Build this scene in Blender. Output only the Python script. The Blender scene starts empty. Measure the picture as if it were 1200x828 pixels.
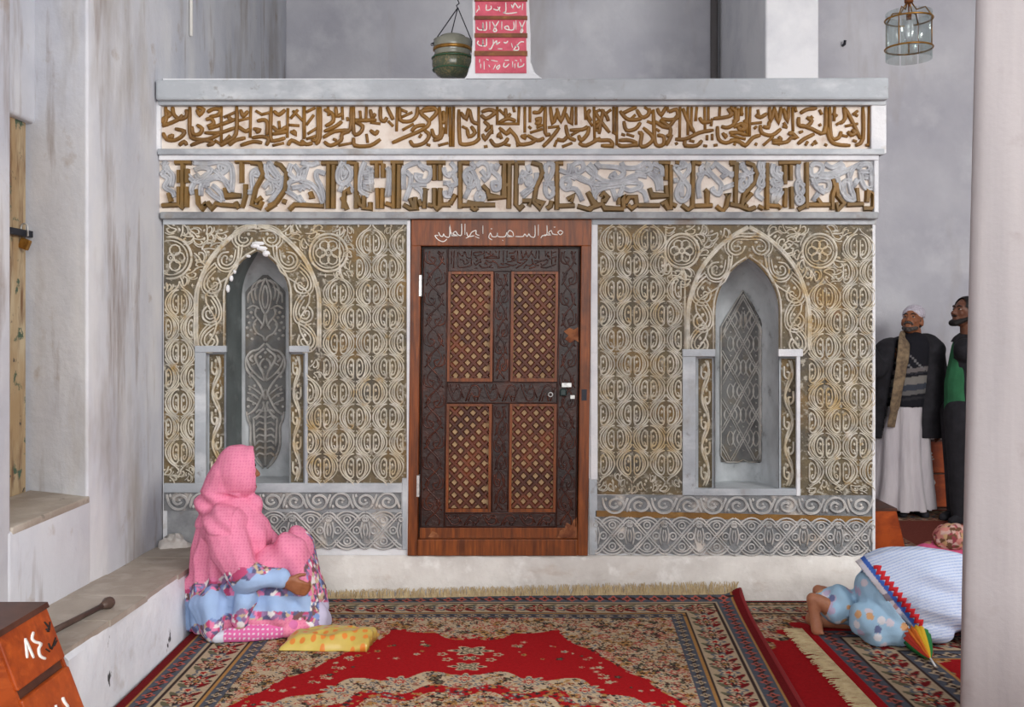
import bpy, bmesh, math, random
import numpy as np
from mathutils import Vector, Matrix, noise
from mathutils.geometry import tessellate_polygon
random.seed(7)
rng = np.random.default_rng(7)
PI = math.pi
scene = bpy.context.scene
COL = scene.collection

# ------------------------------------------------------------ camera
F, DF, CH, HX, HY = 1167.0, 5.6, 1.54, 600.0, 380.0     # focal length in px, distance to facade, eye height, horizon
cam_d = bpy.data.cameras.new('camera'); cam = bpy.data.objects.new('camera', cam_d); COL.objects.link(cam)
cam_d.sensor_fit = 'HORIZONTAL'; cam_d.sensor_width = 36; cam_d.lens = F/1200*36
cam_d.shift_y = -(414-HY)/1200
cam_d.clip_start = .05
cam.location = (0, -DF, CH); cam.rotation_euler = (PI/2, 0, 0)
scene.camera = cam
# ------------------------------------------------------------ light
def lin(v):
    v /= 255.0
    return v/12.92 if v <= .04045 else ((v+.055)/1.055)**2.4
def c(r, g, b): return (lin(r), lin(g), lin(b), 1)
world = bpy.data.worlds.new('world'); scene.world = world; world.use_nodes = True
world.node_tree.nodes['Background'].inputs[0].default_value = (.93, .96, 1, 1)
world.node_tree.nodes['Background'].inputs[1].default_value = .55
def area(name, loc, rot, sx, sy, power, col=(1, 1, 1)):
    l = bpy.data.lights.new(name, 'AREA'); l.shape = 'RECTANGLE'; l.size = sx; l.size_y = sy; l.energy = power; l.color = col
    o = bpy.data.objects.new(name, l); COL.objects.link(o); o.location = loc; o.rotation_euler = rot
    return o
# daylight from the open arcade behind the photographer and from the high windows on the right
area('arcade_daylight', (0.8, -8.6, 2.9), (math.radians(84), 0, 0), 6.5, 3.2, 230, (1, .98, .95))
area('high_window_daylight', (4.7, -5.2, 3.6), (math.radians(66), 0, math.radians(52)), 3.2, 1.8, 330, (1, .985, .95))
scene.view_settings.view_transform = 'Standard'; scene.view_settings.look = 'None'
scene.view_settings.exposure = 0.5; scene.view_settings.gamma = 1
scene.view_settings.use_curve_mapping = False

# ------------------------------------------------------------ helpers
def W(px, py, d=DF):
    return ((px-HX)*d/F, d-DF, CH-(py-HY)*d/F)
def srf(base=0.0):      # a mapping (px, py, relief) on the plane of the facade that stands `base` proud
    def f(px, py, h=0.0):
        x, y, z = W(px, py, DF-base)
        return (x, y-h, z)
    return f
ORIG = {}
def props(o, label=None, cat=None, group=None, kind=None):
    if label: o['label'] = label
    if cat: o['category'] = cat
    if group: o['group'] = group
    if kind: o['kind'] = kind
    return o
def thing(name, loc, label=None, cat=None, group=None, kind=None):
    o = bpy.data.objects.new(name, None); COL.objects.link(o); o.location = loc; o.empty_display_size = .1
    ORIG[o.name] = Vector(loc)
    return props(o, label, cat, group, kind)
def mesh_obj(name, verts, faces, mat, parent=None, smooth=False, loc=None, cols=None):
    """world-space verts -> one mesh object, origin at its parent's origin (or `loc`)"""
    if parent is not None: org = ORIG[parent.name]
    else: org = Vector(loc if loc is not None else (0, 0, 0))
    v = np.asarray(verts, dtype=np.float64).reshape(-1, 3) - np.array(org)
    me = bpy.data.meshes.new(name)
    me.from_pydata(v.tolist(), [], [tuple(f) for f in faces])
    if cols is not None:
        at = me.color_attributes.new('Col', 'FLOAT_COLOR', 'POINT')
        a = np.ones((len(v), 4), dtype=np.float32); a[:, :3] = cols
        at.data.foreach_set('color', a.ravel())
    if smooth: me.polygons.foreach_set('use_smooth', [True]*len(me.polygons))
    me.materials.append(mat)
    me.update()
    o = bpy.data.objects.new(name, me); COL.objects.link(o)
    if parent is not None: o.parent = parent
    else: o.location = org
    ORIG[o.name] = org
    return o
def place(name, me, loc, parent, rot=0.0, scale=(1, 1, 1)):
    """a copy of shared mesh data, rot about the facade normal"""
    o = bpy.data.objects.new(name, me); COL.objects.link(o); o.parent = parent
    o.location = Vector(loc)-ORIG[parent.name]; o.rotation_euler = (0, rot, 0); o.scale = scale
    return o
def fix_normals(o):
    bm = bmesh.new(); bm.from_mesh(o.data); bmesh.ops.recalc_face_normals(bm, faces=bm.faces); bm.to_mesh(o.data); bm.free()
    return o

class MB:
    def __init__(s): s.v = []; s.f = []
    def quad(s, a, b, c_, d): n = len(s.v); s.v += [a, b, c_, d]; s.f.append((n, n+1, n+2, n+3))
    def box(s, x0, x1, y0, y1, z0, z1):
        n = len(s.v)
        s.v += [(x, y, z) for z in (z0, z1) for y in (y0, y1) for x in (x0, x1)]
        for q in ((0, 2, 3, 1), (4, 5, 7, 6), (0, 1, 5, 4), (2, 6, 7, 3), (0, 4, 6, 2), (1, 3, 7, 5)): s.f.append(tuple(n+i for i in q))
        return s
    def hexa(s, pts):       # 8 points: bottom 4 (ccw), top 4
        n = len(s.v); s.v += [tuple(p) for p in pts]
        for q in ((3, 2, 1, 0), (4, 5, 6, 7), (0, 1, 5, 4), (1, 2, 6, 5), (2, 3, 7, 6), (3, 0, 4, 7)): s.f.append(tuple(n+i for i in q))
        return s
    def pxbox(s, x0, x1, y0, y1, base, front):
        """box whose front face covers a rectangle of the photographed facade; base/front = distance proud of the facade"""
        a = [W(x, y, DF-front) for x, y in ((x0, y1), (x1, y1), (x1, y0), (x0, y0))]
        b = [(p[0], -base, p[2]) for p in a]
        return s.hexa([a[0], a[1], b[1], b[0], a[3], a[2], b[2], b[3]])
    def tube(s, pts, r, n=8, closed=False, caps=True):
        pts = [Vector(p) for p in pts]; m = len(pts); base = len(s.v)
        rs = r if isinstance(r, (list, tuple)) else [r]*m
        prev = None
        for i, p in enumerate(pts):
            if closed: t = pts[(i+1) % m]-pts[i-1]
            else: t = pts[min(i+1, m-1)]-pts[max(i-1, 0)]
            t.normalize()
            if prev is None:
                a = Vector((0, 0, 1)) if abs(t.z) < .9 else Vector((1, 0, 0))
                u = t.cross(a).normalized()
            else: u = (prev-t*prev.dot(t)).normalized()
            prev = u; w = t.cross(u)
            for k in range(n):
                q = p+(u*math.cos(2*PI*k/n)+w*math.sin(2*PI*k/n))*rs[i]
                s.v.append(tuple(q))
        for i in range(m if closed else m-1):
            j = (i+1) % m
            for k in range(n):
                s.f.append((base+i*n+k, base+i*n+(k+1) % n, base+j*n+(k+1) % n, base+j*n+k))
        if caps and not closed:
            s.f.append(tuple(base+k for k in range(n))[::-1]); s.f.append(tuple(base+(m-1)*n+k for k in range(n)))
        return s
    def lathe(s, cx, cy, prof, n=28, cap=True):
        base = len(s.v)
        for r, z in prof:
            for k in range(n): s.v.append((cx+r*math.cos(2*PI*k/n), cy+r*math.sin(2*PI*k/n), z))
        for i in range(len(prof)-1):
            for k in range(n):
                s.f.append((base+i*n+k, base+i*n+(k+1) % n, base+(i+1)*n+(k+1) % n, base+(i+1)*n+k))
        if cap:
            s.f.append(tuple(base+k for k in range(n))[::-1]); s.f.append(tuple(base+(len(prof)-1)*n+k for k in range(n)))
        return s
    def poly(s, loops, fn):
        """flat polygon with holes; loops of (px,py)"""
        vl = [[Vector((p[0], -p[1], 0)) for p in l] for l in loops]
        n = len(s.v)
        for l in loops: s.v += [fn(*p) for p in l]
        for t in tessellate_polygon(vl): s.f.append((n+t[0], n+t[1], n+t[2]))
        return s
    def build(s, name, mat, parent=None, smooth=False, loc=None):
        return fix_normals(mesh_obj(name, s.v, s.f, mat, parent, smooth, loc))

def catmull(pts, n=4, closed=False):
    P = [np.array(p, float) for p in pts]; m = len(P)
    if m < 3: return P
    out = []
    for i in range(m if closed else m-1):
        if closed: p0, p1, p2, p3 = P[i-1], P[i], P[(i+1) % m], P[(i+2) % m]
        else: p0, p1, p2, p3 = P[max(i-1, 0)], P[i], P[i+1], P[min(i+2, m-1)]
        for k in range(n):
            t = k/n
            out.append(.5*((2*p1)+(-p0+p2)*t+(2*p0-5*p1+4*p2-p3)*t*t+(-p0+3*p1-3*p2+p3)*t**3))
    if not closed: out.append(P[-1])
    return out
PROF = {'ridge': ((-1, 0), (-.5, 1), (.5, 1), (1, 0)),
        'bead': ((-1, 0), (-.75, .7), (0, 1), (.75, .7), (1, 0)),
        'groove': ((-1, 0), (-.85, .9), (-.4, 1), (0, .35), (.4, 1), (.85, .9), (1, 0)),
        'flat': ((-1, 0), (-.96, 1), (.96, 1), (1, 0))}
class Relief:
    """raised strokes on a surface given by fn(px, py, height)"""
    count = 0
    def __init__(s, fn): s.fn = fn; s.v = []; s.f = []; s.k = Relief.count % 17; Relief.count += 5
    def stroke(s, pts, w, h, closed=False, smooth=3, prof='ridge', base=0.0, pinch=True):
        if smooth: pts = catmull(pts, smooth, closed)
        pts = [np.array(p, float) for p in pts]; m = len(pts)
        if m < 2: return
        s.k = (s.k+1) % 17
        P = PROF[prof]; n0 = len(s.v); q = len(P); jit = s.k*.00012
        for i, p in enumerate(pts):
            a, b = (pts[i-1], pts[(i+1) % m]) if closed else (pts[max(i-1, 0)], pts[min(i+1, m-1)])
            t = b-a; L = math.hypot(*t); t = t/L if L > 1e-9 else np.array((1., 0.))
            nn = np.array((-t[1], t[0])); mit = 1.0
            if 0 < i < m-1 or closed:
                t1 = p-pts[i-1]; l1 = math.hypot(*t1)
                if l1 > 1e-9: mit = 1/max(.6, abs(np.dot(t1/l1, t)))
            e = .75 if pinch and not closed and i in (0, m-1) else 1.0
            for o, z in P:
                x, y = p+nn*(o*w*.5*e*mit)
                s.v.append(s.fn(x, y, base+z*h*(1 if z == 0 else e)+(jit if z else -.002)))
        for i in range(m if closed else m-1):
            j = (i+1) % m
            for k in range(q-1): s.f.append((n0+i*q+k, n0+i*q+k+1, n0+j*q+k+1, n0+j*q+k))
        if not closed:
            s.f.append(tuple(n0+k for k in range(q))); s.f.append(tuple(n0+(m-1)*q+k for k in range(q))[::-1])
    def many(s, txt, ox=0., oy=0., sc=1., w=3., h=.01, **kw):
        for st in txt.split(';'):
            pts = [tuple(float(a) for a in p.split(',')) for p in st.split()]
            s.stroke([(ox+x*sc, oy+y*sc) for x, y in pts], w, h, **kw)
    def dot(s, x, y, r, h, n=8, ry=None, base=0.0):
        ry = ry or r; n0 = len(s.v)
        for rr, z in ((1, -.002), (.75, h*.75)):
            for k in range(n): s.v.append(s.fn(x+r*rr*math.cos(2*PI*k/n), y+ry*rr*math.sin(2*PI*k/n), base+z))
        s.v.append(s.fn(x, y, base+h))
        for k in range(n):
            k2 = (k+1) % n
            s.f.append((n0+k, n0+k2, n0+n+k2, n0+n+k)); s.f.append((n0+n+k, n0+n+k2, n0+2*n))
    def eye(s, x, y, r, h, w):
        s.stroke([(x+r*math.cos(a*PI/4), y+r*math.sin(a*PI/4)) for a in range(8)], w, h, closed=True, smooth=2)
        s.dot(x, y, r*.35, h*.8, 6)
    def build(s, name, mat, parent=None, smooth=True):
        return fix_normals(mesh_obj(name, s.v, s.f, mat, parent, smooth))
    def mesh(s, name, mat):
        o = s.build(name, mat); me = o.data; bpy.data.objects.remove(o); return me
LOCAL = lambda x, y, h=0.0: (x/F*DF, -h, -y/F*DF)

# ------------------------------------------------------------ materials
def nt(name):
    m = bpy.data.materials.new(name); m.use_nodes = True
    return m, m.node_tree, m.node_tree.nodes['Principled BSDF']
def N(t, typ, **kw):
    n = t.nodes.new(typ)
    for k, v in kw.items():
        if k[0] == 'i' and k[1:].isdigit(): n.inputs[int(k[1:])].default_value = v
        else: setattr(n, k, v)
    return n
def mixn(t, fac, a, b, mode='MIX'):
    n = t.nodes.new('ShaderNodeMix'); n.data_type = 'RGBA'; n.blend_type = mode
    for sock, v in ((n.inputs[0], fac), (n.inputs[6], a), (n.inputs[7], b)):
        if isinstance(v, (int, float)): sock.default_value = v
        elif isinstance(v, tuple): sock.default_value = v
        else: t.links.new(v, sock)
    return n.outputs[2]
def ramp(t, src, a, b):
    n = N(t, 'ShaderNodeMapRange', i1=a, i2=b); t.links.new(src, n.inputs[0]); n.clamp = True
    return n.outputs[0]
def noise_fac(t, scale, a, b, detail=5, stretch=None, rough=.6, world=False):
    n = N(t, 'ShaderNodeTexNoise'); n.inputs['Scale'].default_value = scale; n.inputs['Detail'].default_value = detail; n.inputs['Roughness'].default_value = rough
    if world:
        g = N(t, 'ShaderNodeNewGeometry'); src = g.outputs['Position']
    else:
        g = N(t, 'ShaderNodeTexCoord'); src = g.outputs['Object']
    if stretch:
        mp = N(t, 'ShaderNodeMapping'); mp.inputs['Scale'].default_value = stretch; t.links.new(src, mp.inputs[0]); src = mp.outputs[0]
    t.links.new(src, n.inputs['Vector'])
    return ramp(t, n.outputs[0], a, b)
def bump(t, bs, strength, dist, scale, stretch=None, detail=6):
    b = N(t, 'ShaderNodeBump'); b.inputs['Strength'].default_value = strength; b.inputs['Distance'].default_value = dist
    t.links.new(noise_fac(t, scale, 0, 1, detail, stretch), b.inputs['Height']); t.links.new(b.outputs[0], bs.inputs['Normal'])
def MAT(name, base, layers=(), rough=.8, metal=0., bmp=None, spec=.4, world=False):
    """layers: (colour, noise scale, lo, hi, stretch)"""
    m, t, bs = nt(name); cur = base
    for L in layers:
        col, sc, a, b = L[:4]; st = L[4] if len(L) > 4 else None
        cur = mixn(t, noise_fac(t, sc, a, b, stretch=st, world=world), cur, col)
    if isinstance(cur, tuple): bs.inputs['Base Color'].default_value = cur
    else: t.links.new(cur, bs.inputs['Base Color'])
    bs.inputs['Roughness'].default_value = rough; bs.inputs['Metallic'].default_value = metal
    bs.inputs['Specular IOR Level'].default_value = spec
    if bmp: bump(t, bs, *bmp)
    return m
def VCOL(name, rough=.95, bmp=None, spec=.2, mul=None):
    m, t, bs = nt(name); a = N(t, 'ShaderNodeVertexColor', layer_name='Col'); cur = a.outputs[0]
    if mul: cur = mixn(t, noise_fac(t, mul[0], .25, .75), cur, mixn(t, mul[1], cur, (0, 0, 0, 1)))
    t.links.new(cur, bs.inputs['Base Color'])
    bs.inputs['Roughness'].default_value = rough; bs.inputs['Specular IOR Level'].default_value = spec
    if bmp: bump(t, bs, *bmp)
    return m

plaster = MAT('plaster_wall', c(206, 208, 214), ((c(178, 182, 194), 1.3, .4, .75), (c(222, 222, 222), 3.1, .5, .8, (1, 1, .3)), (c(150, 140, 128), 1.5, .54, .8, (1.5, 1.5, .45)), (c(150, 128, 104), 5, .62, .85), (c(128, 108, 92), 2.3, .57, .76, (2.5, 2.5, .35))), .85, bmp=(.35, .02, 9))
plaster_back = MAT('plaster_back_wall', c(206, 206, 212), ((c(180, 180, 190), .9, .4, .7), (c(220, 220, 224), 2.2, .5, .8), (c(172, 164, 160), 1.4, .58, .85, (1.5, 1, .35))), .9, bmp=(.35, .03, 6))
plaster_pale = MAT('plaster_pale', c(232, 233, 236), ((c(205, 207, 214), 2, .45, .75), (c(190, 182, 172), 4, .65, .9)), .85, bmp=(.3, .02, 10))
plaster_pillar = MAT('plaster_pillar', c(164, 159, 160), ((c(148, 144, 146), 2.5, .4, .7, (3, 3, .25)), (c(140, 132, 130), 7, .6, .85)), .95, bmp=(.15, .006, 50), spec=.15)
plaster_base = MAT('plaster_base', c(224, 220, 214), ((c(196, 190, 184), 3, .4, .7), (c(170, 145, 125), 3.5, .6, .85, (.6, 1, 1.6)), (c(240, 238, 234), 7, .55, .75)), .9, bmp=(.5, .02, 14))
bench_m = MAT('bench_plaster', c(222, 224, 228), ((c(200, 204, 212), 2.4, .4, .7), (c(60, 60, 62), 9, .665, .70, (1, 1, .6)), (c(170, 160, 150), 5, .6, .85)), .85, bmp=(.4, .02, 12))
bench_top = MAT('bench_top_stone', c(170, 160, 148), ((c(140, 128, 116), 2.6, .4, .7, (1, .5, 1)), (c(190, 182, 172), 6, .5, .8), (c(80, 74, 70), 14, .66, .8)), .6, bmp=(.3, .01, 20))
lead = MAT('grey_paint', c(172, 178, 184), ((c(146, 150, 156), 2.5, .45, .72, (.6, 1, 1)), (c(208, 212, 215), 6, .5, .75, (.5, 1, 1)), (c(134, 118, 100), 3.4, .58, .78, (1, 1, .5)), (c(112, 104, 98), 11, .64, .78)), .6, bmp=(.3, .01, 25))
lead_dark = MAT('grey_paint_worn', c(152, 155, 158), ((c(112, 114, 118), 4, .4, .7), (c(172, 175, 178), 9, .5, .8), (c(120, 104, 84), 6, .58, .8)), .6, bmp=(.3, .01, 25))
white_edge = MAT('whitewash', c(226, 227, 230), ((c(200, 203, 210), 5, .45, .75), (c(176, 166, 152), 9, .62, .85)), .85, bmp=(.4, .015, 18))
cream = MAT('cream_ground', c(226, 216, 206), ((c(206, 190, 176), 9, .45, .7), (c(186, 160, 140), 16, .6, .8)), .9)
gold = MAT('ochre_gilding', c(136, 98, 44), ((c(108, 76, 36), 7, .4, .65), (c(164, 124, 64), 14, .52, .78), (c(96, 72, 46), 3, .56, .8)), .5, bmp=(.3, .006, 60))
gold_dull = MAT('ochre_gilding_dull', c(124, 94, 46), ((c(100, 80, 46), 6, .4, .65), (c(150, 110, 48), 5, .52, .78)), .55, bmp=(.3, .006, 60))
silver = MAT('silver_paint', c(176, 178, 182), ((c(150, 152, 158), 9, .4, .65), (c(200, 202, 206), 16, .5, .75), (c(160, 146, 120), 5, .6, .85)), .5, bmp=(.3, .006, 60))
stucco = MAT('silvered_stucco', c(204, 197, 180), ((c(168, 163, 152), 14, .42, .65), (c(186, 156, 96), 3.2, .5, .74), (c(170, 140, 86), 16, .56, .72), (c(220, 216, 208), 18, .5, .75)), .55, bmp=(.4, .008, 50), world=True)
stucco_ground = MAT('stucco_ground', c(106, 94, 70), ((c(80, 75, 66), 5, .42, .65), (c(138, 106, 54), 3.2, .5, .74), (c(128, 84, 60), 9, .66, .82), (c(172, 166, 152), 38, .54, .68)), .6, bmp=(.5, .01, 60))
stucco_grey = MAT('grey_stucco', c(194, 192, 190), ((c(164, 164, 164), 10, .4, .65), (c(214, 208, 202), 14, .5, .75), (c(186, 170, 150), 5, .58, .8)), .55, bmp=(.4, .008, 50), world=True)
stucco_grey_ground = MAT('grey_stucco_ground', c(132, 134, 136), ((c(96, 98, 100), 12, .4, .65), (c(204, 196, 188), 6, .54, .66)), .65, bmp=(.5, .01, 60))
niche_m = MAT('niche_grey_paint', c(188, 193, 196), ((c(142, 147, 150), 3, .42, .72), (c(210, 214, 218), 4.5, .5, .8, (1, 1, .5)), (c(100, 100, 100), 12, .62, .8)), .45, bmp=(.3, .01, 25))
niche_dark = MAT('niche_dark_grey', c(98, 106, 106), ((c(76, 82, 82), 5, .4, .7), (c(124, 130, 130), 9, .55, .8)), .5)
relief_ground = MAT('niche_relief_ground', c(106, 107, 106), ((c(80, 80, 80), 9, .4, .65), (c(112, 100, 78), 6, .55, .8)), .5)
relief_dark = MAT('niche_relief_pewter', c(172, 170, 166), ((c(140, 138, 134), 14, .4, .65), (c(196, 193, 188), 20, .5, .75), (c(132, 108, 70), 5, .6, .8)), .42, bmp=(.3, .006, 60))
wood = MAT('varnished_wood', c(134, 68, 22), ((c(88, 42, 14), 5, .38, .65, (9, 9, .7)), (c(160, 88, 32), 8, .55, .8, (9, 9, .6)), (c(58, 30, 12), 2.6, .55, .75)), .42, bmp=(.2, .004, 40, (8, 8, .6)))
wood_dark = MAT('carved_dark_wood', c(52, 28, 22), ((c(34, 21, 20), 6, .4, .65), (c(84, 42, 26), 9, .54, .78)), .38, bmp=(.5, .006, 55))
wood_carve = MAT('carved_wood_ridges', c(80, 40, 28), ((c(50, 30, 28), 7, .4, .65), (c(124, 62, 36), 8, .55, .8), (c(98, 74, 74), 6, .6, .85)), .26, bmp=(.3, .004, 60))
wood_lattice = MAT('lattice_wood', c(98, 46, 26), ((c(66, 32, 22), 6, .4, .65), (c(150, 82, 44), 4, .54, .78)), .5, bmp=(.3, .004, 60))
wood_board = MAT('lattice_board', c(176, 148, 112), ((c(150, 118, 84), 8, .4, .7),), .8)
locker_m = MAT('locker_orange_wood', c(168, 74, 24), ((c(130, 52, 18), 5, .38, .65, (2, 2, 2)), (c(190, 92, 36), 7, .52, .8, (1, 4, 4))), .34, bmp=(.15, .003, 60))
locker_dark = MAT('locker_dark_wood', c(86, 52, 38), ((c(58, 34, 26), 8, .4, .7),), .4)
shutter_m = MAT('painted_shutter_board', c(162, 136, 100), ((c(186, 170, 140), 3, .4, .65, (3, 3, .6)), (c(112, 80, 52), 6, .5, .7, (3, 3, .5)), (c(62, 84, 66), 11, .6, .66), (c(44, 40, 44), 13, .66, .72)), .6)
brass = MAT('brass', c(176, 132, 66), ((c(124, 84, 40), 20, .4, .7),), .35, .8)
steel = MAT('pale_steel', c(205, 206, 204), ((c(150, 150, 148), 30, .45, .7),), .35, .6)
iron = MAT('dark_iron', c(44, 46, 54), ((c(70, 70, 76), 20, .5, .8),), .5, .5)
white_paint = MAT('white_paint', c(236, 234, 228), rough=.6)
black_paint = MAT('black_paint', c(24, 20, 18), rough=.6)
pink_paint = MAT('pink_paint', c(214, 96, 116), ((c(188, 70, 92), 12, .4, .7), (c(228, 128, 140), 22, .55, .8)), .6, bmp=(.3, .004, 40))
bar_m = MAT('brown_gilt_bar', c(128, 72, 32), ((c(96, 48, 22), 9, .4, .7), (c(160, 112, 44), 14, .55, .8)), .5)
black_cloth = MAT('black_cloth', c(30, 29, 34), ((c(42, 41, 47), 14, .4, .7),), .9, bmp=(.4, .01, 14))
skin_brown = MAT('brown_skin', c(150, 96, 66), ((c(132, 80, 54), 16, .4, .7),), .5)
skin_child = MAT('light_brown_skin', c(172, 116, 86), ((c(152, 98, 72), 16, .4, .7),), .5)
skin_dark = MAT('deep_brown_skin', c(112, 72, 54), ((c(92, 58, 44), 16, .4, .7),), .5)
hair_m = MAT('black_hair', c(26, 22, 22), rough=.7, bmp=(.6, .01, 70))
hair_grey = MAT('grizzled_hair', c(96, 88, 84), ((c(50, 44, 42), 40, .4, .6),), .8, bmp=(.6, .01, 70))
# ------------------------------------------------------------ the room
SX = {'x0': -1.97, 'xr': 2.045}
XW = -1.97
Y_B = 3.1
def yd(d): return d-DF
CEIL = 5.0
def structure(name, mb, mat, label, loc=(0, 0, 0), bevel=0.0, subd=0, disp=0.0):
    o = mb.build(name, mat, None, False, loc); props(o, label, None, None, 'structure')
    if bevel:
        b = o.modifiers.new('bevel', 'BEVEL'); b.width = bevel; b.segments = 3; b.limit_method = 'ANGLE'; b.harden_normals = False
        for p in o.data.polygons: p.use_smooth = True
        b.angle_limit = math.radians(25)
    return o
structure('floor', MB().box(-2.6, 5.2, -9, 3.3, -.12, 0), MAT('floor_screed', c(128, 96, 82), ((c(104, 74, 64), 4, .4, .7),), .9), 'earth coloured floor under the rugs', (0, 0, 0))
structure('ceiling', MB().box(-2.6, 5.2, -9, 3.3, CEIL, CEIL+.15), plaster_pale, 'plain whitewashed ceiling of the hall')
structure('wall_back', MB().box(-2.2, 5.2, Y_B, Y_B+.2, 0, CEIL), plaster_back, 'grey plastered wall at the back of the hall', (0, 0, 0))
structure('wall_right', MB().box(4.95, 5.2, -9, Y_B, 0, CEIL), plaster_back, 'grey plastered side wall behind the men')
# left wall with the splayed window recess
dn, df_, dj, zs, xr = 3.92, 4.62, 4.77, .73, -2.31
wl = MB(); XO = -2.6
def ring_prism(poly, z0, z1):       # poly ccw in plan
    n = len(wl.v); k = len(poly)
    wl.v.extend([(x, y, z0) for x, y in poly]+[(x, y, z1) for x, y in poly])
    wl.f.append(tuple(range(n+k-1, n-1, -1))); wl.f.append(tuple(range(n+k, n+2*k)))
    for i in range(k):
        j = (i+1) % k; wl.f.append((n+i, n+j, n+k+j, n+k+i))
def dense(poly):                    # more points along the visible face so the old plaster can wander a little
    out = []
    for i, p in enumerate(poly):
        q = poly[(i+1) % len(poly)]
        out.append(p)
        L = math.hypot(q[0]-p[0], q[1]-p[1])
        for k in range(1, int(L/.25)):
            t = k/int(L/.25); x = p[0]+(q[0]-p[0])*t; y = p[1]+(q[1]-p[1])*t
            if x > -2.35: x += .008*math.sin(y*7.1)
            out.append((x, y))
    return out
ring_prism([(XO, yd(dn-.3)), (XW+.004, yd(dn-.03)), (XW+.004, yd(df_+.03)), (XO, yd(df_+.3))], 0, zs)
ring_prism(dense([(XO, -9), (XW, -9), (XW, yd(dn)), (xr, yd(dn-.12)), (XO, yd(dn-.12))]), 0, CEIL)
ring_prism(dense([(XO, yd(dj)), (xr, yd(dj)), (XW, yd(df_)), (XW, Y_B), (XO, Y_B)]), 0, CEIL)
structure('wall_left', wl, plaster, 'whitewashed side wall with deep splayed window recess', bevel=.018)
# recess sill slab, shutter, bolt
structure('trim_1', MB().hexa([(XW+.005, yd(dn), zs-.02), (XW+.005, yd(df_+.015), zs-.02), (xr, yd(dj), zs-.02), (xr, yd(dn-.1), zs-.02),
                               (XW+.005, yd(dn), zs+.012), (XW+.005, yd(df_+.015), zs+.012), (xr, yd(dj), zs+.018), (xr, yd(dn-.1), zs+.018)]), bench_top, 'grey stone sill of the window recess', bevel=.006)
sh = thing('window_1', (xr, yd(4.35), zs), 'weathered painted wooden shutter set in the wall recess', None, None, 'structure')
for k in range(4):
    y0 = yd(3.8+.2375*k)
    MB().box(xr-.05, xr-.005-.004*(k % 2), y0+.003, y0+.2345, zs, 2.52).build('board', shutter_m, sh)
MB().box(xr-.005, xr+.02, yd(4.55), yd(4.765), 1.955, 1.985).build('bolt', iron, sh)
structure('trim_2', MB().box(xr-.28, xr+.03, yd(3.75), yd(dj+.02), 2.5, CEIL), plaster, 'plastered lintel over the shutter in the wall recess', bevel=.02)
pl = thing('padlock', W(30, 290, 4.70), 'small brass padlock hanging from the shutter bolt', 'padlock')
b = MB(); p0 = W(27, 268, 4.70); p1 = W(30, 280, 4.69)
a = [(p0[0]+.012+.016*math.cos(t), p0[1]-.012, p0[2]+.02*math.sin(t)+.004) for t in np.linspace(0, PI, 7)]
a = [(a[0][0], a[0][1], a[0][2]-.04)]+a+[(a[-1][0], a[-1][1], a[-1][2]-.03)]
b.tube(a, .0045, 6).build('shackle', steel, pl, True)
bx, by, bz = p1; b = MB()
T = Matrix.Rotation(math.radians(22), 4, 'Y')
pts = [T @ Vector((sx*.024, sy*.012, sz)) for sz in (-.05, .0) for sx, sy in ((-1, -1), (1, -1), (1, 1), (-1, 1))]
o = b.hexa([(p.x+bx+.006, p.y+by, p.z+bz) for p in pts]).build('lock_body', brass, pl)
m_ = o.modifiers.new('bevel', 'BEVEL'); m_.width = .005; m_.segments = 2
# bench along the left wall
bn = thing('masonry_bench', (-1.78, yd(4.6), 0), 'low whitewashed masonry bench along the side wall', None, None, 'structure')
b = MB(); d0, d1 = 3.57, 5.66
ys = np.linspace(yd(d0), yd(d1), 15)
def bz_(y): return .365-.07*(y-yd(d0))/(d1-d0)
prof = [[(XW-.02, y, 0), (-1.585+.012*math.sin(y*5)-.012*(y-yd(d0)), y, 0), (-1.6+.010*math.sin(y*6+1)-.012*(y-yd(d0)), y, bz_(y)-.03), (-1.615-.012*(y-yd(d0)), y, bz_(y)-.005), (XW-.02, y, bz_(y)-.012)] for y in ys]
n = 5
for r in prof: b.v.extend(r)
for i in range(len(prof)-1):
    for k in range(n): b.f.append((i*n+k, i*n+(k+1) % n, (i+1)*n+(k+1) % n, (i+1)*n+k))
b.f.append(tuple(range(n))); b.f.append(tuple((len(prof)-1)*n+k for k in range(n)))
b.build('bench_body', bench_m, bn, True).modifiers.new('e', 'EDGE_SPLIT').split_angle = math.radians(40)
# top slabs
cuts = np.linspace(yd(d0)-.006, yd(d1), 6)
for i in range(5):
    y0, y1 = cuts[i]+.002, cuts[i+1]-.002; e = .004*((i*7) % 3)
    q = [(XW-.01, y0), (-1.607+.006*(i % 2)-.012*(y0-yd(d0)), y0), (-1.607+.006*(i % 2)-.012*(y1-yd(d0)), y1), (XW-.01, y1)]
    MB().hexa([(x, y, bz_(y)-.02) for x, y in q]+[(x, y, bz_(y)+.004+e*.4) for x, y in q]).build('slab', bench_top, bn)
# plaster lump where bench, wall and tomb meet
b = MB(); cx, cy, cz = W(205, 640, 5.55)
for i in range(7):
    th = i/6*PI/2
    for k in range(12):
        ph = 2*PI*k/12; rr = (1+.25*math.sin(3*ph+i))
        b.v.append((cx+.10*math.cos(th)*math.cos(ph)*rr, cy+.09*math.cos(th)*math.sin(ph)*rr, cz-.05+.10*math.sin(th)*rr))
for i in range(6):
    for k in range(12): b.f.append((i*12+k, i*12+(k+1) % 12, i*12+12+(k+1) % 12, i*12+12+k))
b.build('plaster_patch', plaster_base, bn, True)
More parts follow.
